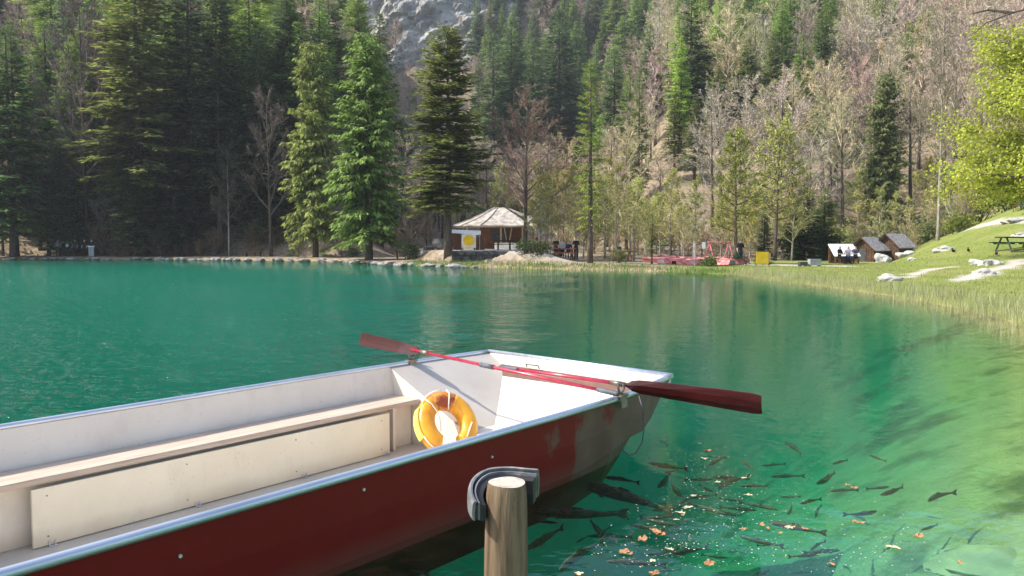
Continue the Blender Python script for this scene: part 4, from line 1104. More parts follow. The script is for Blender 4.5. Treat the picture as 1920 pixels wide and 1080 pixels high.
# ------------------------------------------------------------------ people
def person(loc, rz, shirt, legs, label, seated=False, arms='down', hair='hair', h=1.72, group=None):
    """one skinned body; materials by nearest bone"""
    J = {'pel': (0, 0, .93, .145), 'spi': (0, 0, 1.14, .13), 'che': (0, .01, 1.34, .15), 'nec': (0, .01, 1.48, .06), 'hea': (0, -.01, 1.60, .098), 'top': (0, 0, 1.68, .075)}
    E_ = [('pel', 'spi', 'b'), ('spi', 'che', 'b'), ('che', 'nec', 'n'), ('nec', 'hea', 'h'), ('hea', 'top', 'h')]
    for s, k in ((-1, 'l'), (1, 'r')):
        J['sh' + k] = (s * .18, .01, 1.40, .07)
        if arms == 'up':
            J['el' + k] = (s * .42, -.05, 1.42, .045); J['wr' + k] = (s * .5, -.12, 1.25, .033); J['ha' + k] = (s * .5, -.18, 1.2, .03)
        elif seated:
            J['el' + k] = (s * .25, -.06, 1.14, .045); J['wr' + k] = (s * .15, -.3, 1.12, .033); J['ha' + k] = (s * .1, -.38, 1.12, .03)
        else:
            J['el' + k] = (s * .25, .02, 1.13, .045); J['wr' + k] = (s * .26, -.07, .9, .033); J['ha' + k] = (s * .25, -.1, .8, .03)
        J['hi' + k] = (s * .10, 0, .88, .1)
        if seated:
            J['kn' + k] = (s * .13, -.42, .92, .065); J['an' + k] = (s * .13, -.4, .5, .045); J['to' + k] = (s * .14, -.55, .46, .04)
        else:
            J['kn' + k] = (s * .11, -.02, .49, .065); J['an' + k] = (s * .11, .03, .08, .045); J['to' + k] = (s * .13, -.13, .045, .04)
        E_ += [('che', 'sh' + k, 'b'), ('sh' + k, 'el' + k, 'b'), ('el' + k, 'wr' + k, 's'), ('wr' + k, 'ha' + k, 's'), ('pel', 'hi' + k, 't'), ('hi' + k, 'kn' + k, 't'), ('kn' + k, 'an' + k, 't'), ('an' + k, 'to' + k, 'f')]
    names = list(J)
    co = [J[n_][:3] for n_ in names]
    if seated: co = [(x, y, z - 0.42) for x, y, z in co]
    me = bpy.data.meshes.new('tmp'); me.from_pydata(co, [(names.index(a_), names.index(b_)) for a_, b_, _ in E_], [])
    o = bpy.data.objects.new('tmp', me); COL.objects.link(o)
    md = o.modifiers.new('s', 'SKIN'); md.use_smooth_shade = True
    for i, n_ in enumerate(names):
        r_ = J[n_][3]; me.skin_vertices[0].data[i].radius = (r_, r_ * (0.72 if n_ in ('pel', 'spi', 'che') else 1))
        me.skin_vertices[0].data[i].use_root = (n_ == 'pel')
    o.modifiers.new('u', 'SUBSURF').levels = 1
    dg = bpy.context.evaluated_depsgraph_get()
    fin = bpy.data.meshes.new_from_object(o.evaluated_get(dg))
    bpy.data.objects.remove(o)
    mats = [M['skin'], M[shirt], M[legs], M[hair], M['cloth_black']]
    fin.materials.clear()
    for m_ in mats: fin.materials.append(m_)
    A = np.array([co[names.index(a_)] for a_, _, _ in E_]); B = np.array([co[names.index(b_)] for _, b_, _ in E_]); kind = [k for *_, k in E_]
    hz = co[names.index('hea')][2]
    for p in fin.polygons:
        c = np.array(p.center)
        ab = B - A; t = np.clip(((c - A) * ab).sum(1) / (ab * ab).sum(1), 0, 1)
        k = kind[int(np.argmin(np.linalg.norm(c - A - t[:, None] * ab, axis=1)))]
        p.material_index = {'b': 1, 'n': 1 if c[2] < hz - .15 else 0, 's': 0, 't': 2, 'f': 4}.get(k, 3 if (c[2] > hz + .03 or c[1] > .03) else 0)
    fin.name = 'person'
    q = obj('person', fin, None, loc, (0, 0, rz), (h / 1.75,) * 3)
    tag(q, label, 'person', group)
    return q
dep = 76.2
for px, sh, lg, lab, kw in (
    (112, 'cloth_grey', 'cloth_black', 'person in a grey top standing at the end of the group on the shaded shore', {}),
    (126, 'cloth_white', 'cloth_black', 'person in a white shirt with arms held out on the shaded shore', {'arms': 'up'}),
    (139, 'cloth_blue', 'cloth_black', 'person in dark clothes beside the white-shirted person on the shaded shore', {}),
    (160, 'cloth_black', 'cloth_black', 'fair-haired person in black standing apart from the group, behind the pale stand', {'hair': 'fair_hair'}),
    (170, 'cloth_black', 'cloth_blue', 'fair-haired person in black directly behind the pale stand', {'hair': 'fair_hair'})):
    x = PX(px, dep + rnd.uniform(-.3, .3)); person((x, dep, H1(x, dep) - 0.02), rnd.uniform(-.4, .4), sh, lg, lab, **kw)
for px, dep, sh, lg, lab, st_, rz in (
    (1574, 54.5, 'cloth_black', 'cloth_black', 'seated person in black before the white-roofed stall, nearest the gravel', True, 0.6),
    (1590, 54.8, 'cloth_lilac', 'cloth_blue', 'seated person in a pale lilac top before the white-roofed stall', True, -0.3),
    (1603, 54.6, 'cloth_blue', 'cloth_black', 'seated person in dark blue before the white-roofed stall, nearest the huts', True, -1.0),
    (1042, 57.5, 'cloth_black', 'cloth_blue', 'seated person in black on the terrace, nearest the big leafless tree', True, 0.4),
    (1054, 57.0, 'cloth_grey', 'cloth_black', 'seated person in grey on the terrace among those in black', True, -0.5),
    (1066, 57.6, 'cloth_blue', 'cloth_blue', 'seated person in dark blue on the terrace beside the one in grey', True, 0.2),
    (1080, 57.0, 'cloth_black', 'cloth_black', 'standing person in black on the terrace near the slender conifer', False, 0.3),
    (1008, 57.5, 'cloth_red', 'cloth_black', 'seated person in a red top on the terrace under the big leafless tree', True, 0.8),
    (1160, 57.0, 'cloth_blue', 'cloth_grey', 'seated person in dark blue alone between the slender conifer and the red boats', True, -0.8),
    (1388, 53.5, 'cloth_black', 'dark_green', 'standing person in dark clothes beside the slim larch', False, 0.2),
    (1903, 58.0, 'cloth_black', 'cloth_blue', 'seated person in dark clothes at the top of the grass bank', True, 0.5)):
    x = PX(px, dep); z = H1(x, dep)
    p = person((x, dep, z), rz, sh, lg, lab, seated=st_)
    if st_:
        s_ = empty('stool', (x, dep, z), rz); tag(s_, lab.replace('seated person', 'stool under the person'), 'stool')
        mb = MB(); mb.box(-0.22, 0.22, -0.2, 0.22, 0.34, 0.38); mb.build('seat', M['wood_brown'], s_)
        for X_ in (-0.17, 0.17):
            for Y_ in (-0.15, 0.17):
                mb = MB(); mb.box(X_ - .02, X_ + .02, Y_ - .02, Y_ + .02, -0.05, 0.34); mb.build('leg', M['wood_brown'], s_)
# ducks on the grass
def duck(px, py_, label, dark):
    g_ = ground_at(px, py_); e = empty('duck', g_, rnd.uniform(0, 6), 1.0); tag(e, label, 'duck')
    mb = MB(); mb.tube([(-.2, 0, .19), (-.13, 0, .16), (0, 0, .14), (.1, 0, .16), (.15, 0, .22), (.165, 0, .28), (.19, 0, .31), (.235, 0, .3)], [.01, .05, .085, .075, .04, .033, .036, .012], 8)
    mb.build('body', M[dark], e, smooth=True)
    mb = MB(); mb.box(.225, .28, -.012, .012, .29, .302); mb.build('bill', M['yellow'], e)
    for s in (-.03, .03):
        mb = MB(); mb.tube([(0.02, s, .08), (0.02, s, 0), (.06, s, 0.003)], .008, 5); mb.build('leg', M['yellow'], e)
duck(1788, 475, 'small dark duck on the grass, nearest the flat grey boulder', 'cloth_black')
duck(1816, 474, 'small duck on the grass between the flat grey boulder and the white boulders', 'wood_dark')
duck(1868, 480, 'small dark duck on the grass behind the white boulders', 'dark_metal')

# ------------------------------------------------------------------ rowing boat (local x = along, y = across to the far side, z up)
BOAT_O = Vector((-1.71, 2.58, 0)); BOAT_A = math.atan2(0.7699, 0.6381)
boat = empty('rowing_boat', BOAT_O, BOAT_A)
tag(boat, 'flat-bottomed rowing boat, dark red outside and cream inside, moored by the post', 'boat')
def bw(s, t, z): return BOAT_O + Vector((s * math.cos(BOAT_A) - t * math.sin(BOAT_A), s * math.sin(BOAT_A) + t * math.cos(BOAT_A), z))
# cream interior paint with scuffs
M['cream'] = pmat('cream_paint', (0.66, 0.60, 0.50), (0.74, 0.68, 0.58), 0.5, 0.4, scale=2.2, bump=0.08, bscale=30, lo=0.3, hi=0.6)
M['cream_panel'] = pmat('cream_panel', (0.70, 0.62, 0.46), (0.77, 0.70, 0.54), 0.5, 0.4, scale=3, bump=0.05, bscale=40)
M['lining'] = pmat('lining_paint', (0.40, 0.365, 0.325), (0.47, 0.43, 0.385), 0.5, 0.4, scale=2.2, bump=0.08, bscale=30, lo=0.3, hi=0.6)
M['grey_cream'] = pmat('grey_cream', (0.58, 0.53, 0.47), (0.66, 0.61, 0.54), 0.5, 0.4, scale=2, bump=0.05, bscale=40)
M['bench_wood'] = pmat('bench_wood', (0.40, 0.31, 0.24), (0.55, 0.45, 0.36), 0.6, 0.3, scale=5, mapscale=(0.5, 9, 9), bump=0.15)
M['alu'] = pmat('aluminium', (0.50, 0.54, 0.60), (0.66, 0.69, 0.74), 0.33, 0.5, metal=0.75, scale=6, mapscale=(0.3, 3, 3))
M['steel'] = pmat('steel', (0.16, 0.14, 0.12), (0.3, 0.25, 0.2), 0.45, 0.5, metal=0.7, scale=20)
def paint(name, c1, c2, dirt):
    m, nt, out = new_mat(name)
    b = N(nt, 'ShaderNodeBsdfPrincipled', i_Roughness=0.5); b.inputs['Specular IOR Level'].default_value = 0.35
    c = mixc(nt, ramp(nt, noise_n(nt, 2.2, 4), 0.3, 0.65), c1, c2)
    g1 = ramp(nt, noise_n(nt, 7, 8, mapscale=(1, 1, 0.45), rough=0.7), 0.52, 0.74)
    c = mixc(nt, math_(nt, 'MULTIPLY', g1, 0.24), c, dirt)
    g2 = ramp(nt, noise_n(nt, 60, 3), 0.68, 0.72)
    c = mixc(nt, math_(nt, 'MULTIPLY', g2, 0.5), c, tuple(v * 0.55 for v in dirt))
    sx = nt.nodes.new('ShaderNodeSeparateXYZ'); tc = nt.nodes.new('ShaderNodeTexCoord'); nt.links.new(tc.outputs['Object'], sx.inputs[0])
    lo_ = N(nt, 'ShaderNodeMapRange', i_1=-0.06, i_2=-0.17); nt.links.new(math_(nt, 'ADD', sx.outputs[2], math_(nt, 'MULTIPLY', math_(nt, 'SUBTRACT', noise_n(nt, 5, 4), 0.5), 0.12)), lo_.inputs[0])
    c = mixc(nt, math_(nt, 'MULTIPLY', lo_.outputs[0], 0.5), c, dirt)
    nt.links.new(c, b.inputs['Base Color'])
    bp = N(nt, 'ShaderNodeBump', i_Strength=0.15, i_Distance=0.006); nt.links.new(noise_n(nt, 3.5, 5), bp.inputs['Height']); nt.links.new(bp.outputs[0], b.inputs['Normal'])
    nt.links.new(b.outputs[0], out.inputs[0])
    return m
M['cream'] = paint('cream_paint', (0.68, 0.62, 0.52), (0.75, 0.69, 0.59), (0.42, 0.35, 0.26))
M['lining'] = paint('lining_paint', (0.68, 0.61, 0.52), (0.74, 0.67, 0.58), (0.45, 0.31, 0.25))
M['bow_lining'] = paint('bow_lining_shade', (0.40, 0.36, 0.315), (0.46, 0.42, 0.37), (0.28, 0.24, 0.19))  # the same cream, darkened to stand for weaker light on the bow lining
M['cream_panel'] = paint('cream_panel', (0.74, 0.66, 0.50), (0.80, 0.73, 0.57), (0.5, 0.41, 0.28))
# hull paint: dark red, worn away towards the bow
m, nt, out = new_mat('hull_paint')
b = N(nt, 'ShaderNodeBsdfPrincipled', i_Roughness=0.5); b.inputs['Specular IOR Level'].default_value = 0.2
tc = nt.nodes.new('ShaderNodeTexCoord'); sx = nt.nodes.new('ShaderNodeSeparateXYZ'); nt.links.new(tc.outputs['Object'], sx.inputs[0])
nz = noise_n(nt, 2.2, 6, mapscale=(1.5, 1, 1.0), rough=0.6)
wear = math_(nt, 'ADD', sx.outputs[0], math_(nt, 'MULTIPLY', math_(nt, 'SUBTRACT', nz, 0.5), 4.2))
wear = math_(nt, 'ADD', wear, math_(nt, 'MULTIPLY', sx.outputs[2], -0.5))
wr = N(nt, 'ShaderNodeMapRange', i_1=3.05, i_2=3.45); nt.links.new(wear, wr.inputs[0])
red = mixc(nt, noise_n(nt, 9, 4), (0.16, 0.006, 0.005), (0.21, 0.011, 0.009))
worn = mixc(nt, ramp(nt, noise_n(nt, 5, 5), 0.35, 0.7), (0.17, 0.095, 0.07), (0.12, 0.06, 0.045))
c = mixc(nt, wr.outputs[0], red, worn)
specks = ramp(nt, noise_n(nt, 26, 2), 0.70, 0.74)
c = mixc(nt, math_(nt, 'MULTIPLY', specks, wr.outputs[0]), c, (0.10, 0.04, 0.03))
low = N(nt, 'ShaderNodeMapRange', i_1=0.16, i_2=0.02); nt.links.new(math_(nt, 'ADD', sx.outputs[2], math_(nt, 'MULTIPLY', math_(nt, 'SUBTRACT', nz, 0.5), 0.08)), low.inputs[0])
c = mixc(nt, math_(nt, 'MULTIPLY', low.outputs[0], 0.45), c, (0.14, 0.08, 0.06))  # lighter brownish band low down: the water's reflection put into the hull colour
nt.links.new(c, b.inputs['Base Color'])
bp = N(nt, 'ShaderNodeBump', i_Strength=0.12, i_Distance=0.01); nt.links.new(noise_n(nt, 6, 4), bp.inputs['Height']); nt.links.new(bp.outputs[0], b.inputs['Normal'])
nt.links.new(b.outputs[0], out.inputs[0]); M['hull'] = m

ST = [-1.6, -0.6, 0.4, 1.2, 2.0, 2.6, 3.1, 3.5, 3.87, 4.15, 4.4, 4.6, 4.8, 4.96]
NT = np.interp(ST, [-1.6, -0.8, 3.1, 3.87, 4.4, 4.96], [0.10, 0.0, 0.0, 0.015, 0.075, 0.18])
FT = np.interp(ST, [-1.6, -0.8, 3.4, 4.3, 4.96], [2.3, 2.385, 2.40, 2.385, 2.325])
ZB = np.interp(ST, [-1.6, 3.5, 3.87, 4.15, 4.4, 4.6, 4.8, 4.96], [-0.24, -0.24, -0.19, -0.06, 0.075, 0.19, 0.31, 0.40])
ZG = 0.485
def sk(s, t): return s + (0.15 * (t / 2.3) if s > 4.9 else 0.15 * (t / 2.3) * max(0, (s - 3.87) / 1.03))
def sect(i):
    n_, f_, zb = NT[i], FT[i], ZB[i]; zc = max(zb + 0.015, min(0.14, zb + 0.29)); zm = (ZG + zc) / 2
    return [(n_, ZG), (n_ + 0.012, zm), (n_ + 0.04, zc), (n_ + 0.15, zb), (f_ - 0.15, zb), (f_ - 0.04, zc), (f_ - 0.012, zm), (f_, ZG)]
vs_ = []; 
for i, s in enumerate(ST): vs_ += [(sk(s, t), t, z) for t, z in sect(i)]
fs_ = [(i * 8 + k, (i + 1) * 8 + k, (i + 1) * 8 + k + 1, i * 8 + k + 1) for i in range(len(ST) - 1) for k in range(7)]
fs_ += [tuple(range(7, -1, -1))]
mb = MB(); mb.add(vs_, fs_)
hull = mb.build('hull', M['hull'], boat)
# bow board (short upright face closing the bow) with thickness
i = len(ST) - 1
n0, f0 = NT[i], FT[i]
mb = MB()
mb.hexa([(sk(4.93, n0), n0 + .01, 0.345), (sk(4.97, n0), n0 + .01, 0.36), (sk(4.97, f0), f0 - .01, 0.36), (sk(4.93, f0), f0 - .01, 0.345)],
        [(sk(4.95, n0), n0 + .01, ZG), (sk(4.985, n0), n0 + .01, ZG), (sk(4.985, f0), f0 - .01, ZG), (sk(4.95, f0), f0 - .01, ZG)])
mb.build('bow_board', M['cream'], boat)
# inside: sunken floor aft, raised forepeak with flared linings, raked bow plate
FLZ, FPZ, SBH, SLO = -0.17, 0.03, 3.83, 0.48
def edge(s_, T): return float(np.interp(s_, ST, T))
aft = [-1.56, -0.6, 0.4, 1.2, 2.0, 2.6, 3.1, 3.5, SBH]
mb = MB()
fa = [(s_, edge(s_, FT) - 0.15, FLZ) for s_ in aft]; na = [(s_, edge(s_, NT) + 0.15, FLZ) for s_ in aft]
n = len(aft); mb.add(fa + na, [(k + 1, k, n + k, n + k + 1) for k in range(n - 1)]); mb.build('floor', M['cream'], boat)
for side, T, low in ((1, FT, fa), (-1, NT, na)):
    tp_ = [(s_, edge(s_, T) - side * 0.014, ZG - 0.006) for s_ in aft]
    mb = MB(); mb.add(tp_ + list(low), [(k, k + 1, n + k + 1, n + k) for k in range(n - 1)]); mb.build('side_wall', M['lining'], boat)
mb = MB(); mb.add([(-1.565, edge(-1.56, NT) + .15, FLZ), (-1.565, edge(-1.56, FT) - .15, FLZ), (-1.565, edge(-1.56, FT) - .014, ZG - .006), (-1.565, edge(-1.56, NT) + .014, ZG - .006)], [(0, 1, 2, 3)]); mb.build('stern_board', M['cream'], boat)
tfw = edge(SBH, FT) - 0.014; tnw = edge(SBH, NT) + 0.014; wl_ = (ZG - 0.006 - FPZ) / SLO
mb = MB(); mb.add([(SBH, tnw + .14, FLZ), (SBH, tfw - .14, FLZ), (SBH, tfw, ZG - .008), (SBH, tfw - wl_, FPZ), (SBH, tnw + wl_, FPZ), (SBH, tnw, ZG - .008)], [(0, 1, 3, 4), (1, 2, 3), (0, 4, 5)]); mb.build('bulkhead', M['cream'], boat)
top_s, top_z = 4.94, 0.37
def lining(side):
    T = FT if side > 0 else NT
    vt, vb = [], []
    for s_ in (SBH, 4.0, 4.18):
        te = edge(s_, T) - side * 0.014
        vt.append((s_, te, ZG - 0.006)); vb.append((s_, te - side * wl_, FPZ))
    for q in (0.33, 0.66, 1.0):
        s_ = 4.18 + (top_s - 4.18) * q; z = FPZ + (top_z - FPZ) * q
        te = edge(s_, T) - side * 0.014; tb = te - side * (ZG - 0.006 - z) / SLO
        vt.append((sk(s_, te), te, ZG - 0.006)); vb.append((sk(s_, tb), tb, z))
    n = len(vt)
    mb = MB(); mb.add(vt + vb, [(k, k + 1, n + k + 1, n + k) for k in range(n - 1)]); mb.build('bow_lining', M['bow_lining'], boat)
    return vb
vbf = lining(1); vbn = lining(-1)
mb = MB(); mb.add([vbf[0], vbf[1], vbf[2], vbn[0], vbn[1], vbn[2]], [(0, 1, 4, 3), (1, 2, 5, 4)]); mb.build('bow_floor', M['cream'], boat)
mb = MB(); q0, q1 = vbf[2:], vbn[2:]
mb.add(q0 + q1, [(k, k + 1, len(q0) + k + 1, len(q0) + k) for k in range(len(q0) - 1)]); mb.build('bow_plate', M['cream'], boat)
# the boat's hollow is taken out of the lake water
vs_ = []
for i, s_ in enumerate(ST):
    pts_ = sect(i); zb = ZB[i] + 0.012
    pts_ = [(NT[i] + 0.008, ZG - 0.03), (NT[i] + 0.05, max(zb + .006, min(0.14, zb + .29))), (NT[i] + 0.158, zb), (FT[i] - 0.158, zb), (FT[i] - 0.05, max(zb + .006, min(0.14, zb + .29))), (FT[i] - 0.008, ZG - 0.03)]
    ss = s_ + (0.008 if i == 0 else (-0.02 if i == len(ST) - 1 else 0))
    vs_ += [tuple(boat_pt) for boat_pt in [bw(sk(ss, t), t, z) for t, z in pts_]]
k6 = 6; nst = len(ST)
fs_ = [(i * k6 + k, (i + 1) * k6 + k, (i + 1) * k6 + (k + 1) % k6, i * k6 + (k + 1) % k6) for i in range(nst - 1) for k in range(k6)] + [tuple(range(k6 - 1, -1, -1)), tuple((nst - 1) * k6 + k for k in range(k6))]
cme_ = bpy.data.meshes.new('hollow'); cme_.from_pydata(vs_, [], fs_)
bm = bmesh.new(); bm.from_mesh(cme_); bmesh.ops.recalc_face_normals(bm, faces=bm.faces); bm.to_mesh(cme_); bm.free()
cut = bpy.data.objects.new('hollow', cme_); COL.objects.link(cut)
bo = water.modifiers.new('b', 'BOOLEAN'); bo.operation = 'DIFFERENCE'; bo.object = cut; bo.solver = 'EXACT'
dg = bpy.context.evaluated_depsgraph_get(); dg.update()
nme = bpy.data.meshes.new_from_object(water.evaluated_get(dg)); water.modifiers.clear(); water.data = nme
bpy.data.objects.remove(cut)
# gunwale rails
def rail(pts, r_, name='gunwale'):
    mb = MB(); mb.tube(pts, r_, 10); mb.build(name, M['alu'], boat, smooth=True)
rail([(sk(s, t), t - 0.004, ZG + 0.006) for s, t in zip(ST, NT)], 0.023)
rail([(sk(s, t), t + 0.004, ZG + 0.006) for s, t in zip(ST, FT)], 0.021)
rail([(sk(4.96, n0) + 0.005, n0 - .01, ZG + 0.008), (sk(4.96, 1.2) + 0.012, 1.2, ZG + 0.008), (sk(4.96, f0) + 0.005, f0 + .01, ZG + 0.008)], 0.021)
# bench along the far side
mb = MB(); mb.hexa([(-1.3, 2.0, 0.205), (SBH - .004, 1.985, 0.205), (SBH - .004, 2.30, 0.205), (-1.3, 2.30, 0.205)], [(-1.3, 2.0, 0.242), (SBH - .004, 1.985, 0.242), (SBH - .004, 2.315, 0.242), (-1.3, 2.315, 0.242)])
mb.build('bench_seat', M['bench_wood'], boat, bevel=0.006)
def pt_(s_): return 2.0 - 0.006 * (s_ - 0.77)
mb = MB(); mb.hexa([(0.77, pt_(.77), FLZ + .006), (3.47, pt_(3.47), FLZ + .006), (3.47, pt_(3.47) + .02, FLZ + .006), (0.77, pt_(.77) + .02, FLZ + .006)], [(0.77, pt_(.77), 0.180), (3.47, pt_(3.47), 0.180), (3.47, pt_(3.47) + .02, 0.180), (0.77, pt_(.77) + .02, 0.180)])
pan = mb.build('bench_panel', M['cream_panel'], boat, bevel=0.002)
for s_ in (0.85, 1.7, 2.55, 3.38):
    for z in (-0.11, 0.13):
        mb = MB(); v_, f_ = disc(0.005, 8, 0.004); mb.add([(x + s_, y + pt_(s_) - 0.003, z_ + z) for x, y, z_ in v_], f_); mb.build('screw', M['steel'], pan)
mb = MB(); mb.box(-1.3, SBH - .01, 2.10, 2.12, FLZ + .002, 0.204); mb.build('bench_back_panel', M['cream'], boat)
for s_ in (0.5, 3.55):
    mb = MB(); mb.box(s_, s_ + 0.03, 2.03, 2.099, FLZ + .002, 0.204); mb.build('bench_support', M['cream'], boat)
for s_ in (0.85, 1.75, 2.6, 3.4):
    mb = MB(); mb.box(s_, s_ + 0.04, pt_(s_) - .035, pt_(s_) - .004, FLZ + 0.002, FLZ + 0.006); mb.box(s_, s_ + 0.007, pt_(s_) - .008, pt_(s_) - .003, FLZ + .006, FLZ + 0.03); mb.box(s_ + 0.033, s_ + 0.04, pt_(s_) - .008, pt_(s_) - .003, FLZ + .006, FLZ + 0.03); mb.build('bracket', M['alu'], boat)
# screws in the hull
for s, z in ((0.62, 0.36), (1.55, 0.40), (2.5, 0.36)):
    mb = MB(); v_, f_ = disc(0.008, 8, 0.01); mb.add([(x + s, y - 0.003, z_ + z) for x, y, z_ in v_], f_); mb.build('screw', M['alu'], hull)
# small fitting on the bow board
mb = MB(); mb.tube([(5.02, 1.75, 0.40), (5.0, 1.75, 0.43), (5.0, 1.60, 0.43), (5.02, 1.60, 0.40)], 0.007, 6); mb.build('bow_handle', M['steel'], boat)
# oarlocks
def oarlock(s, t):
    mb = MB(); mb.box(s - 0.05, s + 0.05, t - 0.035, t + 0.035, ZG + 0.02, ZG + 0.034)
    mb.box(s - 0.04, s + 0.04, t - 0.03, t - 0.022, ZG - 0.06, ZG + 0.03)
    mb.tube([(s, t, ZG + 0.0), (s, t, ZG + 0.045)], 0.014, 8)
    mb.tube([(s - 0.035, t, ZG + 0.115), (s - 0.04, t, ZG + 0.08), (s - 0.025, t, ZG + 0.052), (s, t, ZG + 0.043), (s + 0.025, t, ZG + 0.052), (s + 0.04, t, ZG + 0.08), (s + 0.035, t, ZG + 0.115)], 0.01, 6)
    mb.build('oarlock', M['steel'], boat)

# ------------------------------------------------------------------ oars
M['oar_shaft'] = pmat('oar_shaft', (0.30, 0.008, 0.03), (0.42, 0.02, 0.06), 0.22, 0.5, scale=10, coat=0.6)
M['oar_blade'] = pmat('oar_blade', (0.03, 0.003, 0.004), (0.06, 0.007, 0.007), 0.35, 0.4, scale=5, coat=0.25, mapscale=(1, 4, 4), bump=0.05)
M['grip'] = pmat('grip', (0.05, 0.055, 0.065), (0.12, 0.13, 0.15), 0.6, 0.4, scale=10)
def oar(label, inner_, neck, tip, w_tip, w_neck, roll, collar):
    D = (tip - inner_).normalized()
    L_ = (neck - inner_).length
    e = empty('oar', inner_); tag(e, label, 'oar')
    x = D; upv = Vector((0, 0, 1)); wv = (upv - x * upv.dot(x)).normalized(); nv = x.cross(wv)
    wv, nv = wv * math.cos(roll) + nv * math.sin(roll), nv * math.cos(roll) - wv * math.sin(roll)
    e.rotation_mode = 'QUATERNION'
    e.rotation_quaternion = Matrix((x, wv, nv)).transposed().to_quaternion()
    mb = MB(); mb.tube([(0.1, 0, 0), (L_ * 0.5, 0, 0), (L_ + 0.12, 0, 0)], [0.013, 0.015, 0.013], 10); mb.build('shaft', M['oar_shaft'], e, smooth=True)
    mb = MB(); mb.tube([(0, 0, 0), (0.015, 0, 0), (0.17, 0, 0), (0.19, 0, 0)], [0.012, 0.0185, 0.0185, 0.0165], 10); mb.build('grip', M['grip'], e, smooth=True)
    if collar:
        mb = MB(); mb.tube([(collar, 0, 0), (collar + 0.16, 0, 0)], 0.0205, 10); mb.build('collar', M['grip'], e, smooth=True)
    mb = MB(); mb.tube([(L_ - 0.13, 0, 0), (L_ - 0.03, 0, 0)], 0.021, 10); mb.build('sleeve', M['steel'], e, smooth=True)
    BL = (tip - neck).length
    prof = [(0, .025), (.04, w_neck * .75), (.1, w_neck), (.3, w_neck * .6 + w_tip * .4), (.7, w_neck * .15 + w_tip * .85), (.93, w_tip), (.985, w_tip * .93), (1.0, w_tip * .8)]
    vs_ = []
    for q, ww in prof:
        cv = 0.03 * (q - 0.4) ** 2
        th = 0.012 * (1 - 0.5 * q)
        X_ = L_ + BL * q
        for t_ in (-1, -0.35, 0.35, 1):
            vs_.append((X_, t_ * ww / 2, cv + 0.008 * (1 - t_ * t_) + th * (1 if abs(t_) < .5 else .5)))
        for t_ in (1, 0.35, -0.35, -1):
            vs_.append((X_, t_ * ww / 2, cv + 0.008 * (1 - t_ * t_) - th * (1 if abs(t_) < .5 else .5)))
    n = len(prof)
    fs_ = [(i * 8 + k, i * 8 + (k + 1) % 8, (i + 1) * 8 + (k + 1) % 8, (i + 1) * 8 + k) for i in range(n - 1) for k in range(8)] + [tuple(range(7, -1, -1)), tuple((n - 1) * 8 + k for k in range(8))]
    mb = MB(); mb.add(vs_, fs_); mb.build('blade', M['oar_blade'], e, smooth=False, bevel=0)
    return e
oarlock(3.90, 0.0); oarlock(4.10, 2.39)
pB0 = at(936, 688, 0.60); pBn = at(1176, 722, 0.575)
DB = (pBn - pB0).normalized(); pBt = pBn + DB * 0.98
oar('wine-red oar whose blade sticks out over the water past the bow', pB0, pBn, pBt, 0.145, 0.10, 0.25, 0)
pA0 = at(1160, 739, 0.555); pAn = at(786, 669, 0.575)
DA = (pAn - pA0).normalized(); pAt = pAn + DA * 0.98 + Vector((0, 0, 0.07))
oar('wine-red oar whose blade sticks out beyond the far side of the boat', pA0, pAn, pAt, 0.13, 0.09, 0.25, 1.28)

# mooring cord hanging at the bow
mb = MB(); pc = [at(1176, 742, 0.5, y=5.72), at(1180, 775, 0, y=5.72), at(1188, 800, 0, y=5.72), at(1172, 848, 0, y=5.72)]
pts = [at(a_, b_, 0, y=5.72 - 0.02 * i) for i, (a_, b_) in enumerate(((1198, 742), (1206, 770), (1208, 800), (1204, 830), (1192, 850), (1180, 854), (1170, 846), (1166, 830)))]
mb.tube(pts, 0.0045, 6)
tag(mb.build('mooring_line', M['grip'], None, smooth=True), 'thin dark cord looping down from the bow of the boat to the water', 'cord')

# ------------------------------------------------------------------ horseshoe buoy
M['buoy'] = pmat('buoy', (0.66, 0.25, 0.015), (0.82, 0.42, 0.03), 0.35, 0.5, scale=6, bump=0.25, bscale=14)
M['buoy_worn'] = pmat('buoy_worn', (0.30, 0.06, 0.02), (0.72, 0.30, 0.05), 0.55, 0.4, scale=9, bump=0.3, bscale=20, lo=0.42, hi=0.56)
M['buoy_bright'] = pmat('buoy_bright', (0.85, 0.70, 0.08), (0.88, 0.76, 0.2), 0.5, 0.4, scale=6)
M['cordw'] = pmat('white_cord', (0.7, 0.68, 0.62), (0.8, 0.78, 0.72), 0.7, 0.3)
by_c = bw(3.68, 1.52, 0.115)
view = (Vector((0, 0, HCAM)) - by_c)
bu = empty('horseshoe_buoy', by_c)
tag(bu, 'worn orange horseshoe lifebuoy leaning inside the boat at the end of the bench', 'lifebuoy')
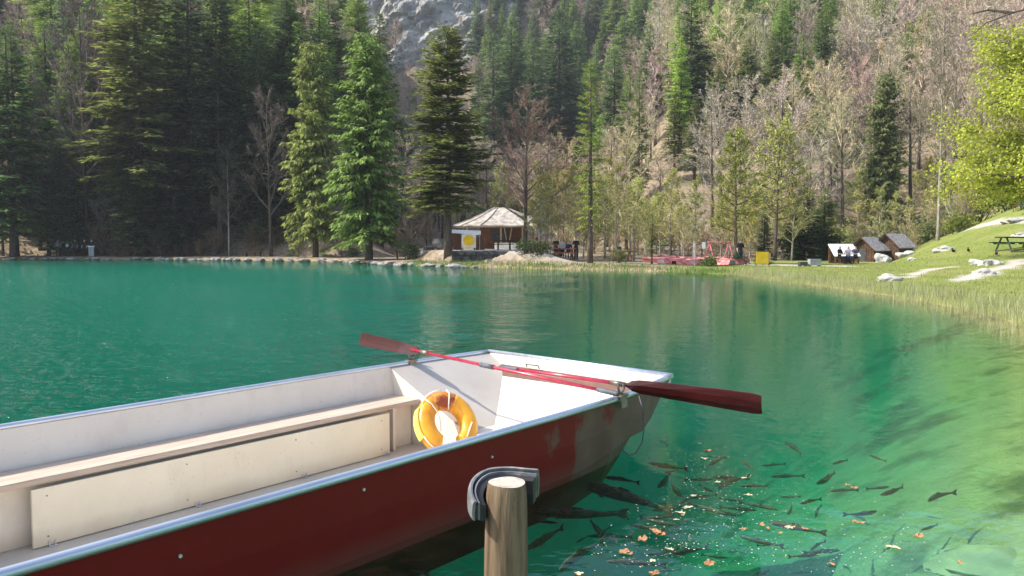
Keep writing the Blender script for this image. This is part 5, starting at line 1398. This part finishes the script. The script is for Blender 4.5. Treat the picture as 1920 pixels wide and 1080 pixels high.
# local frame: X to the right, Y away (thickness), Z up; leaning back on the lining
bu.rotation_euler = (-0.62, 0.10, 0.52)
bu.scale = (1.2, 1.2, 1.2)
def horseshoe(c0, c1, mat, name, parent):
    mb = MB(); n = 26; k_ = 14
    vs_ = []
    for i in range(n + 1):
        an = R(-62 + 304 * (c0 + (c1 - c0) * i / n))
        RX, RZ = 0.160, 0.174
        cx_, cz_ = RX * math.cos(an), RZ * math.sin(an) 
        tx, tz = -RX * math.sin(an), RZ * math.cos(an); l_ = math.hypot(tx, tz); nx_, nz_ = tz / l_, -tx / l_
        edge = min(1.0, ((c0 + (c1 - c0) * i / n) * 304 if (c0 + (c1 - c0) * i / n) < .5 else (1 - (c0 + (c1 - c0) * i / n)) * 304) / 14 + 0.35)
        for k in range(k_):
            b_ = 2 * math.pi * k / k_
            rr = 0.064 * math.copysign(abs(math.cos(b_)) ** 0.8, math.cos(b_)) * edge; yy = 0.058 * math.copysign(abs(math.sin(b_)) ** 0.8, math.sin(b_)) * edge
            vs_.append((cx_ + nx_ * rr, yy, cz_ + nz_ * rr))
    fs_ = [(i * k_ + k, i * k_ + (k + 1) % k_, (i + 1) * k_ + (k + 1) % k_, (i + 1) * k_ + k) for i in range(n) for k in range(k_)] + [tuple(range(k_ - 1, -1, -1)), tuple(n * k_ + k for k in range(k_))]
    mb.add(vs_, fs_); return mb.build(name, mat, parent, smooth=True)
horseshoe(0, 0.42, M['buoy'], 'arm', bu); horseshoe(0.42, 0.62, M['buoy_worn'], 'worn_crown', bu); horseshoe(0.62, 1.0, M['buoy'], 'arm', bu)
mb = MB()
for an in (R(150), R(165), R(180), R(195)):
    pass
pts = [(0.232 * math.cos(R(a_)), 0.0, 0.243 * math.sin(R(a_))) for a_ in range(152, 212, 6)]
vs_ = []
for (x, y, z) in pts: vs_ += [(x, -0.035, z), (x, 0.035, z), (x * 0.96, 0.035, z * 0.96), (x * 0.96, -0.035, z * 0.96)]
mb.add(vs_, [(i * 4 + k, i * 4 + (k + 1) % 4, (i + 1) * 4 + (k + 1) % 4, (i + 1) * 4 + k) for i in range(len(pts) - 1) for k in range(4)] + [(3, 2, 1, 0), tuple(len(vs_) - 4 + k for k in range(4))])
mb.build('bright_band', M['buoy_bright'], bu)
def cord(path, r_=0.0045):
    mb = MB(); mb.tube(path, r_, 6); mb.build('cord', M['cordw'], bu, smooth=True)
cord([(-0.17, -0.055, 0.17), (-0.12, -0.066, 0.12), (-0.075, -0.05, 0.06), (-0.06, -0.03, 0.0), (-0.07, -0.03, -0.06)])
cord([(0.03, -0.03, 0.245), (0.03, -0.062, 0.2), (0.015, -0.066, 0.15), (0.01, -0.04, 0.09)])
cord([(0.232 * math.cos(R(a_)), -0.045, 0.243 * math.sin(R(a_))) for a_ in range(205, 262, 8)])
cord([(0.225 * math.cos(R(a_)), -0.04, 0.24 * math.sin(R(a_))) for a_ in range(95, 150, 8)])
cord([(0.10 + 0.02 * k, -0.06, -0.12 + 0.035 * k) for k in range(4)])

# ------------------------------------------------------------------ mooring post and its fender
m, nt, out = new_mat('post_wood')
b = N(nt, 'ShaderNodeBsdfPrincipled', i_Roughness=0.85); b.inputs['Specular IOR Level'].default_value = 0.2
g1 = noise_n(nt, 9, 6, mapscale=(3, 3, 0.28)); g2 = noise_n(nt, 4, 4, mapscale=(2, 2, 0.8)); g3 = noise_n(nt, 30, 4, mapscale=(2, 2, 0.25))
c = mixc(nt, ramp(nt, g1, 0.38, 0.62), (0.075, 0.048, 0.028), (0.22, 0.155, 0.095))
c = mixc(nt, ramp(nt, g2, 0.5, 0.68), c, (0.21, 0.165, 0.125))
c = mixc(nt, ramp(nt, g3, 0.62, 0.7), c, (0.09, 0.05, 0.025))
nt.links.new(c, b.inputs['Base Color'])
bp = N(nt, 'ShaderNodeBump', i_Strength=1.0, i_Distance=0.012); nt.links.new(g1, bp.inputs['Height']); nt.links.new(bp.outputs[0], b.inputs['Normal'])
nt.links.new(b.outputs[0], out.inputs[0]); M['post'] = m
m, nt, out = new_mat('end_grain')
b = N(nt, 'ShaderNodeBsdfPrincipled', i_Roughness=0.9); b.inputs['Specular IOR Level'].default_value = 0.15
wv_ = N(nt, 'ShaderNodeTexWave', i_Scale=55.0, i_Distortion=2.5, i_Detail=3.0); wv_.wave_type = 'RINGS'; wv_.rings_direction = 'Z'
tc = nt.nodes.new('ShaderNodeTexCoord'); nt.links.new(tc.outputs['Object'], wv_.inputs[0])
c = mixc(nt, ramp(nt, wv_.outputs['Fac'], 0.2, 0.8), (0.40, 0.34, 0.27), (0.52, 0.46, 0.39))
c = mixc(nt, ramp(nt, noise_n(nt, 40, 5), 0.5, 0.7), c, (0.26, 0.21, 0.16))
nt.links.new(c, b.inputs['Base Color']); nt.links.new(b.outputs[0], out.inputs[0]); M['end_grain'] = m
M['rubber_grey'] = pmat('rubber_grey', (0.075, 0.075, 0.08), (0.22, 0.22, 0.22), 0.6, 0.4, scale=14, bump=0.15)
M['rubber_black'] = pmat('rubber_black', (0.010, 0.011, 0.014), (0.03, 0.03, 0.034), 0.5, 0.4, scale=8, bump=0.2)
pt = at(950, 904, 0.95)
post = empty('mooring_post', (pt.x, pt.y, -2.2)); tag(post, 'round weathered wooden mooring post standing in the water before the boat', 'post')
ht = 0.95 + 2.2
mb = MB(); n = 28; vs_ = []; zs = [0, 1.2, 2.2, 2.7, 2.95, 3.07, 3.12, ht - 0.012, ht]
rs = [.068, .066, .063, .0605, .059, .057, .055, .0525, .050]
for z, r_ in zip(zs, rs):
    for k in range(n):
        an = 2 * math.pi * k / n
        w_ = 1 + 0.025 * math.sin(2 * an + z) + 0.015 * math.sin(5 * an + 2 * z)
        vs_.append((r_ * w_ * math.cos(an) - 0.008 * (ht - z), r_ * w_ * math.sin(an), z + (0.0012 * math.sin(an * 2) if z > 3.0 else 0)))
mb.add(vs_, [(i * n + k, i * n + (k + 1) % n, (i + 1) * n + (k + 1) % n, (i + 1) * n + k) for i in range(len(zs) - 1) for k in range(n)])
mb.build('shaft', M['post'], post, smooth=True)
mb = MB(); mb.add([(x * 0.999, y * 0.999, z) for x, y, z in vs_[-n:]], [tuple(range(n))]); mb.build('cut_top', M['end_grain'], post)
fe = empty('rubber_fender', (pt.x, pt.y, 0.95)); tag(fe, 'curved strip of grey and black tyre rubber wrapped behind the mooring post', 'fender')
def fender(prof, mat, name):
    mb = MB(); vs_ = []
    path = []
    for k in range(25):
        an = R(212 - (212 - 62) * k / 24)
        path.append((math.cos(an), math.sin(an), an))
    pts = [(0, 0)] * 0
    secs = []
    for (cx_, sy_, an) in path:
        q_ = max(0, (math.degrees(an) - 120) / 92)
        drop = -0.045 * q_ ** 1.4; tap = 1 - 0.35 * q_ ** 2
        secs.append([(r_ * cx_ * 1.03, r_ * sy_ * 1.05, z * tap + drop) for r_, z in prof])
    # straight tail off to the right
    (r0_, _) = prof[0]
    last_an = R(62); tdir = Vector((math.sin(last_an), -math.cos(last_an), 0)) * 0.6 + Vector((0.55, 0.0, 0))
    for q in (0.02, 0.04):
        secs.append([(r_ * math.cos(last_an) + tdir.x * q, r_ * math.sin(last_an) * 1.05 + tdir.y * q, z + 0.0) for r_, z in prof])
    n = len(prof)
    for s_ in secs: vs_ += s_
    fs_ = [(i * n + k, i * n + (k + 1) % n, (i + 1) * n + (k + 1) % n, (i + 1) * n + k) for i in range(len(secs) - 1) for k in range(n)] + [tuple(range(n)), tuple((len(secs) - 1) * n + k for k in range(n - 1, -1, -1))]
    mb.add(vs_, fs_); mb.build(name, mat, fe)
fender([(.090, .012), (.095, .0145), (.100, .012), (.1025, .004), (.104, -.012), (.1045, -.03), (.1035, -.05), (.100, -.064), (.096, -.068), (.096, -.03), (.093, .004)], M['rubber_grey'], 'tread')
fender([(.081, .004), (.0855, .004), (.0865, -.004), (.0865, -.066), (.081, -.066)], M['rubber_grey'], 'lip')
fender([(.087, -.006), (.0935, -.006), (.0955, -.064), (.087, -.064)], M['rubber_black'], 'groove')
fender([(.062, -.012), (.080, -.004), (.0805, -.072), (.064, -.078)], M['rubber_black'], 'lining')

# ------------------------------------------------------------------ trout
M['trout'] = pmat('trout', (0.03, 0.034, 0.02), (0.12, 0.115, 0.06), 0.5, 0.3, scale=16, mapscale=(1, 1, 2), lo=0.4, hi=0.7)
def fish_meshes(bend):
    prof = [(0, .004, .004), (.03, .03, .022), (.1, .06, .042), (.22, .088, .055), (.4, .098, .06), (.6, .08, .045), (.78, .05, .026), (.9, .034, .013), (.95, .036, .009)]
    n = 10; vs_ = []
    def cy(q): return bend * math.sin(q * math.pi * 1.1)
    for q, hh, ww in prof:
        for k in range(n):
            an = 2 * math.pi * k / n
            vs_.append((q, cy(q) + ww * math.cos(an), hh * math.sin(an)))
    fs_ = [(i * n + k, i * n + (k + 1) % n, (i + 1) * n + (k + 1) % n, (i + 1) * n + k) for i in range(len(prof) - 1) for k in range(n)] + [tuple(range(n - 1, -1, -1)), tuple((len(prof) - 1) * n + k for k in range(n))]
    a_ = MB(); a_.add(vs_, fs_)
    def fin(pts, th=0.004):
        mb = MB(); k = len(pts)
        mb.add([(x, y + th, z) for x, y, z in pts] + [(x, y - th, z) for x, y, z in pts], [tuple(range(k)), tuple(range(2 * k - 1, k - 1, -1))] + [(i, k + i, k + (i + 1) % k, (i + 1) % k) for i in range(k)])
        return mb
    t_ = fin([(.93, cy(.93), .03), (1.0, cy(1.0) * 1.2, .09), (1.07, cy(1.05) * 1.3, .11), (1.03, cy(1.03) * 1.25, 0), (1.07, cy(1.05) * 1.3, -.11), (1.0, cy(1.0) * 1.2, -.09), (.93, cy(.93), -.03)])
    d_ = fin([(.42, cy(.42), .09), (.46, cy(.46), .125), (.56, cy(.56), .11), (.58, cy(.58), .08)])
    p_ = MB()
    for s in (-1, 1):
        p_.add([(.2, cy(.2) + s * .04, -.03), (.3, cy(.3) + s * .15, -.06), (.34, cy(.34) + s * .13, -.065), (.27, cy(.27) + s * .045, -.04)], [(0, 1, 2, 3), (3, 2, 1, 0)])
    return a_.mesh('body', M['trout'], True), t_.mesh('tail_fin', M['trout']), d_.mesh('dorsal_fin', M['trout']), p_.mesh('pectoral_fins', M['trout'])
FISH = [fish_meshes(.05), fish_meshes(-.06), fish_meshes(.11), fish_meshes(-.02)]
fishes = [((1086, 909), (1263, 958), 'long trout pointing at the post, farther of the two big ones'), ((994, 958), (1178, 965), 'long trout lying level beside the post, closest to the hull'),
    ((1155, 1016), (1102, 972), 'short thick trout angled between the two biggest trout'), ((985, 1030), (1057, 988), 'stout trout beside the post below the level one'),
    ((1048, 1070), (1130, 1014), 'thick trout at the lower edge beside the post'), ((1232, 914), (1260, 882), 'small upright trout near the bow shadow'), ((1283, 932), (1256, 904), 'small trout next to the small upright one'),
    ((1361, 964), (1288, 943), 'slim trout beside the floating orange leaves'), ((1137, 1052), (1250, 1060), 'trout under the scum at the lower edge'), ((1245, 1040), (1330, 1025), 'trout under the scum next to the orange leaves'),
    ((1345, 917), (1402, 893), 'trout halfway between bow and weed bed'), ((1440, 978), (1550, 1000), 'long trout under the leaf in open water'), ((1500, 945), (1540, 935), 'small trout beyond the long open-water trout'),
    ((1530, 907), (1568, 884), 'small trout pointing to the bow in the open water'), ((1470, 830), (1505, 853), 'small distant trout beyond the oar blade'), ((1630, 853), (1662, 865), 'small trout at the pale green shallows'),
    ((1390, 863), (1414, 881), 'tiny trout below the oar blade'), ((1650, 928), (1695, 912), 'dark trout over the weed in the shallows'), ((1740, 940), (1790, 922), 'trout beyond the yellowish rock'),
    ((694, 1062), (806, 1076), 'trout half hidden under the hull at the lower edge'), ((824, 1026), (884, 1003), 'trout between hull and post'), ((1215, 868), (1290, 880), 'slim trout just under the bow'),
    ((1130, 895), (1200, 905), 'thin trout in the shadow along the hull'), ((1560, 870), (1590, 862), 'faint trout far out in the shallows')]
for i, ((x0, y0), (x1, y1), lab) in enumerate(fishes):
    z = -0.12 - 0.16 * rnd.random()
    a_, b_ = at(x0, y0, z), at(x1, y1, z)
    gz = min(H1(a_.x, a_.y), H1(b_.x, b_.y))
    if z < gz + 0.1: z = gz * 0.5; a_, b_ = at(x0, y0, z), at(x1, y1, z)
    L_ = (b_ - a_).length * 0.95
    e = empty('trout', a_, math.atan2(b_.y - a_.y, b_.x - a_.x), (L_, L_ * 0.62, L_ * 0.6)); tag(e, lab, 'fish', 'trout in the clear water')
    for me_, nm in zip(FISH[i % 4], ('body', 'tail_fin', 'dorsal_fin', 'pectoral_fins')): obj(nm, me_, e)
rf = random.Random(21)
for i in range(64):
    px, py_ = rf.gauss(1340, 230), rf.gauss(945, 66)
    if not (1010 < px < 1800 and 845 < py_ < 1075) or (px < 1240 and py_ < 925 - (px - 1000) * 0.25): continue
    z = -0.14 - 0.3 * rf.random(); a_ = at(px, py_, z)
    if z < H1(a_.x, a_.y) + 0.1: continue
    L_ = rf.uniform(0.13, 0.30)
    e = empty('trout', a_, rf.choice((0.2, 0.4, -0.3, 2.9, 3.5, 0.9, 2.3)) + rf.uniform(-.4, .4), (L_, L_ * 0.6, L_ * 0.58)); tag(e, 'small dark trout of the loose shoal off the bow', 'fish', 'small trout off the bow')
    for me_, nm in zip(FISH[i % 4], ('body', 'tail_fin', 'dorsal_fin', 'pectoral_fins')): obj(nm, me_, e)

# ------------------------------------------------------------------ floating leaves, scum, weed, sunken rocks
M['dead_leaf'] = pmat('dead_leaf', (0.28, 0.12, 0.05), (0.46, 0.25, 0.12), 0.7, 0.3, scale=20)
M['pale_leaf'] = pmat('pale_leaf', (0.45, 0.36, 0.2), (0.62, 0.52, 0.34), 0.7, 0.3, scale=20)
def leaf_mesh(seed, mat):
    rg = random.Random(seed); n = 14; vs_ = [(0, 0, 0.004)]
    for k in range(n):
        an = 2 * math.pi * k / n; r_ = (0.48 if k % 2 else 0.42) * rg.uniform(0.7, 1.2)
        vs_.append((r_ * math.cos(an), 0.62 * r_ * math.sin(an), rg.uniform(0.0, 0.18)))
    vs2 = vs_ + [(x, y, z - 0.02) for x, y, z in vs_]
    fs_ = [(0, 1 + k, 1 + (k + 1) % n) for k in range(n)] + [(n + 1, n + 2 + (k + 1) % n, n + 2 + k) for k in range(n)]
    mb = MB(); mb.add(vs2, fs_); return mb.mesh('leaf', mat)
LV = [leaf_mesh(k, M['dead_leaf']) for k in range(3)] + [leaf_mesh(k + 5, M['pale_leaf']) for k in range(2)]
leaves = [(1290, 953), (1280, 966), (1275, 962), (1428, 985), (1440, 991), (1230, 998), (1240, 1002), (1170, 1036), (1180, 1039), (1255, 1030), (1224, 1052), (1085, 1076), (1610, 980), (1722, 1006), (1320, 860), (1312, 832), (1326, 845), (1402, 929), (1600, 915), (1590, 910), (1560, 1058), (1226, 1076), (1330, 1058), (1395, 897), (1800, 1056), (1675, 1028), (1250, 834), (1243, 826), (1480, 990), (1510, 992), (1300, 930), (1345, 905), (1268, 975), (1205, 1012), (1395, 992), (1462, 1000)]
for px, py_ in leaves:
    p = at(px, py_, 0.004); o = obj('floating_leaf', LV[rnd.randint(0, 4)], None, p, (0, 0, rnd.uniform(0, 6)), (rnd.uniform(0.035, 0.09),) * 3)
    tag(o, 'small orange-brown leaf afloat among the scum near the bow and post', 'leaf', 'leaves afloat on the clear water')
# pollen scum
rng = np.random.RandomState(3); vs_, fs_ = [], []
cen = [(1330, 985, 120, 40), (1250, 1030, 120, 40), (1420, 940, 160, 45), (1500, 1040, 160, 35), (1360, 900, 120, 30), (1650, 1000, 160, 60), (1300, 860, 60, 18)]
for k in range(1200):
    c = cen[rng.randint(len(cen))]
    px, py_ = c[0] + rng.normal() * c[2] * 0.6, c[1] + rng.normal() * c[3] * 0.6
    p = at(px, min(max(py_, 800), 1100), 0.004)
    s = 0.0016 + 0.0035 * rng.rand() ** 3; an = rng.uniform(0, 6.28); b_ = len(vs_)
    for q in range(5): vs_.append((p.x + s * math.cos(an + q * 1.257), p.y + s * math.sin(an + q * 1.257), 0.003))
    fs_.append(tuple(range(b_, b_ + 5)))
me = bpy.data.meshes.new('scum'); me.from_pydata(vs_, [], fs_); me.materials.append(M['cream'])
tag(obj('pollen_scum', me), 'pale specks of pollen floating over the clear green water', 'pollen', kind='stuff')
M['algae_rock'] = pmat('algae_rock', (0.40, 0.35, 0.14), (0.58, 0.5, 0.22), 0.9, 0.2, scale=3, bump=0.5, world_space=True)
AR = [rock_mesh(k + 20, M['algae_rock'], 3, 0.5, 0.5) for k in range(3)]
for i, (px, py_, s, lab) in enumerate(((1868, 985, 0.85, 'yellowish algae-covered rock lying just under the water'),)):
    z = -0.3; p = at(px, py_, z); zz = H1(p.x, p.y)
    o = obj('sunken_rock', AR[i], None, (p.x, p.y, zz - 0.02), (0, 0, i), (s, s * 0.7, s * 0.4)); tag(o, lab, 'rock')
# ------------------------------------------------------------------ reeds and grass
def blades(name, pts, hmin, hmax, wd, lean, color, label, cat, seed):
    rg = np.random.RandomState(seed); n = len(pts)
    h = rg.uniform(hmin, hmax, n); an = rg.uniform(0, 6.28, n); la = rg.uniform(0, lean, n)
    d = norm(np.stack([np.cos(an) * la, np.sin(an) * la, np.ones(n)], 1)); a2 = rg.uniform(0, 6.28, n)
    s = np.stack([np.cos(a2), np.sin(a2), 0 * a2], 1)
    o = obj(name, quads_mesh(name, pts, d, s, h, np.full(n, wd) * rg.uniform(.6, 1.4, n), M['leaf']), color=color)
    return tag(o, label, cat, kind='stuff')
rng = np.random.RandomState(8)
def band(i0, i1, n, inw, outw):
    seg = LAKE[i0:i1 + 1]; L_ = np.hypot(*(seg[1:] - seg[:-1]).T); cum = np.concatenate([[0], L_.cumsum()])
    t = rng.uniform(0, cum[-1], n); k = np.clip(np.searchsorted(cum, t) - 1, 0, len(L_) - 1); f = (t - cum[k]) / L_[k]
    p = seg[k] + (seg[k + 1] - seg[k]) * f[:, None]; dv = seg[k + 1] - seg[k]; nv = np.stack([dv[:, 1], -dv[:, 0]], 1) / np.hypot(*dv.T)[:, None]
    off = inw + (outw - inw) * rng.rand(n)
    dens = 0.5 + 0.5 * np.sin(t * 1.7) * np.sin(t * 0.53 + 1)
    p = p - nv * off[:, None]
    keep = rng.rand(n) < 0.35 + 0.65 * dens
    p = p[keep]
    return np.column_stack([p, height(p[:, 0], p[:, 1]) - 0.02])
rb = band(10, 16, 10500, -0.7, 1.2)
blades('reeds', rb, 0.12, 0.48, 0.010, 0.45, (0.38, 0.38, 0.2), 'pale green and straw-coloured reeds fringing the calm shore', 'reeds', 1)
rb2 = band(6, 10, 7000, -0.8, 0.9)
blades('marsh_plants', rb2, 0.12, 0.36, 0.03, 0.5, (0.16, 0.25, 0.06), 'fresh green marsh plants along the water before the terrace and red boats', 'marsh plants', 2)
n = 60000
gp = np.column_stack([rng.uniform(10, 34, n), 12 + 44 * rng.rand(n) ** 1.2])
dd = seg_dist(gp, LAKE, True); ii_ = inside(gp, LAKE); az2 = np.arctan2(gp[:, 0], gp[:, 1])
pm = np.zeros(n)
gpts = [np.array([tuple(ground_at(*q))[:2] for q in qq]) for qq in ([(1925, 488), (1860, 506), (1800, 526)], [(1790, 500), (1740, 506), (1700, 520)], [(1190, 488), (1300, 488), (1400, 496), (1480, 497), (1570, 499)])]
near = np.min([seg_dist(gp, q, False) - w_ for q, w_ in zip(gpts, (0.45, 0.3, 1.3))], axis=0)
gp = gp[(~ii_) & (dd > 0.5) & (az2 < 0.62) & (az2 > 0.2) & (near > 0)]
blades('grass', np.column_stack([gp, height(gp[:, 0], gp[:, 1]) - 0.01]), 0.05, 0.14, 0.012, 0.7, (0.25, 0.28, 0.085), 'short sunlit grass on the bank above the reeds', 'grass', 3)
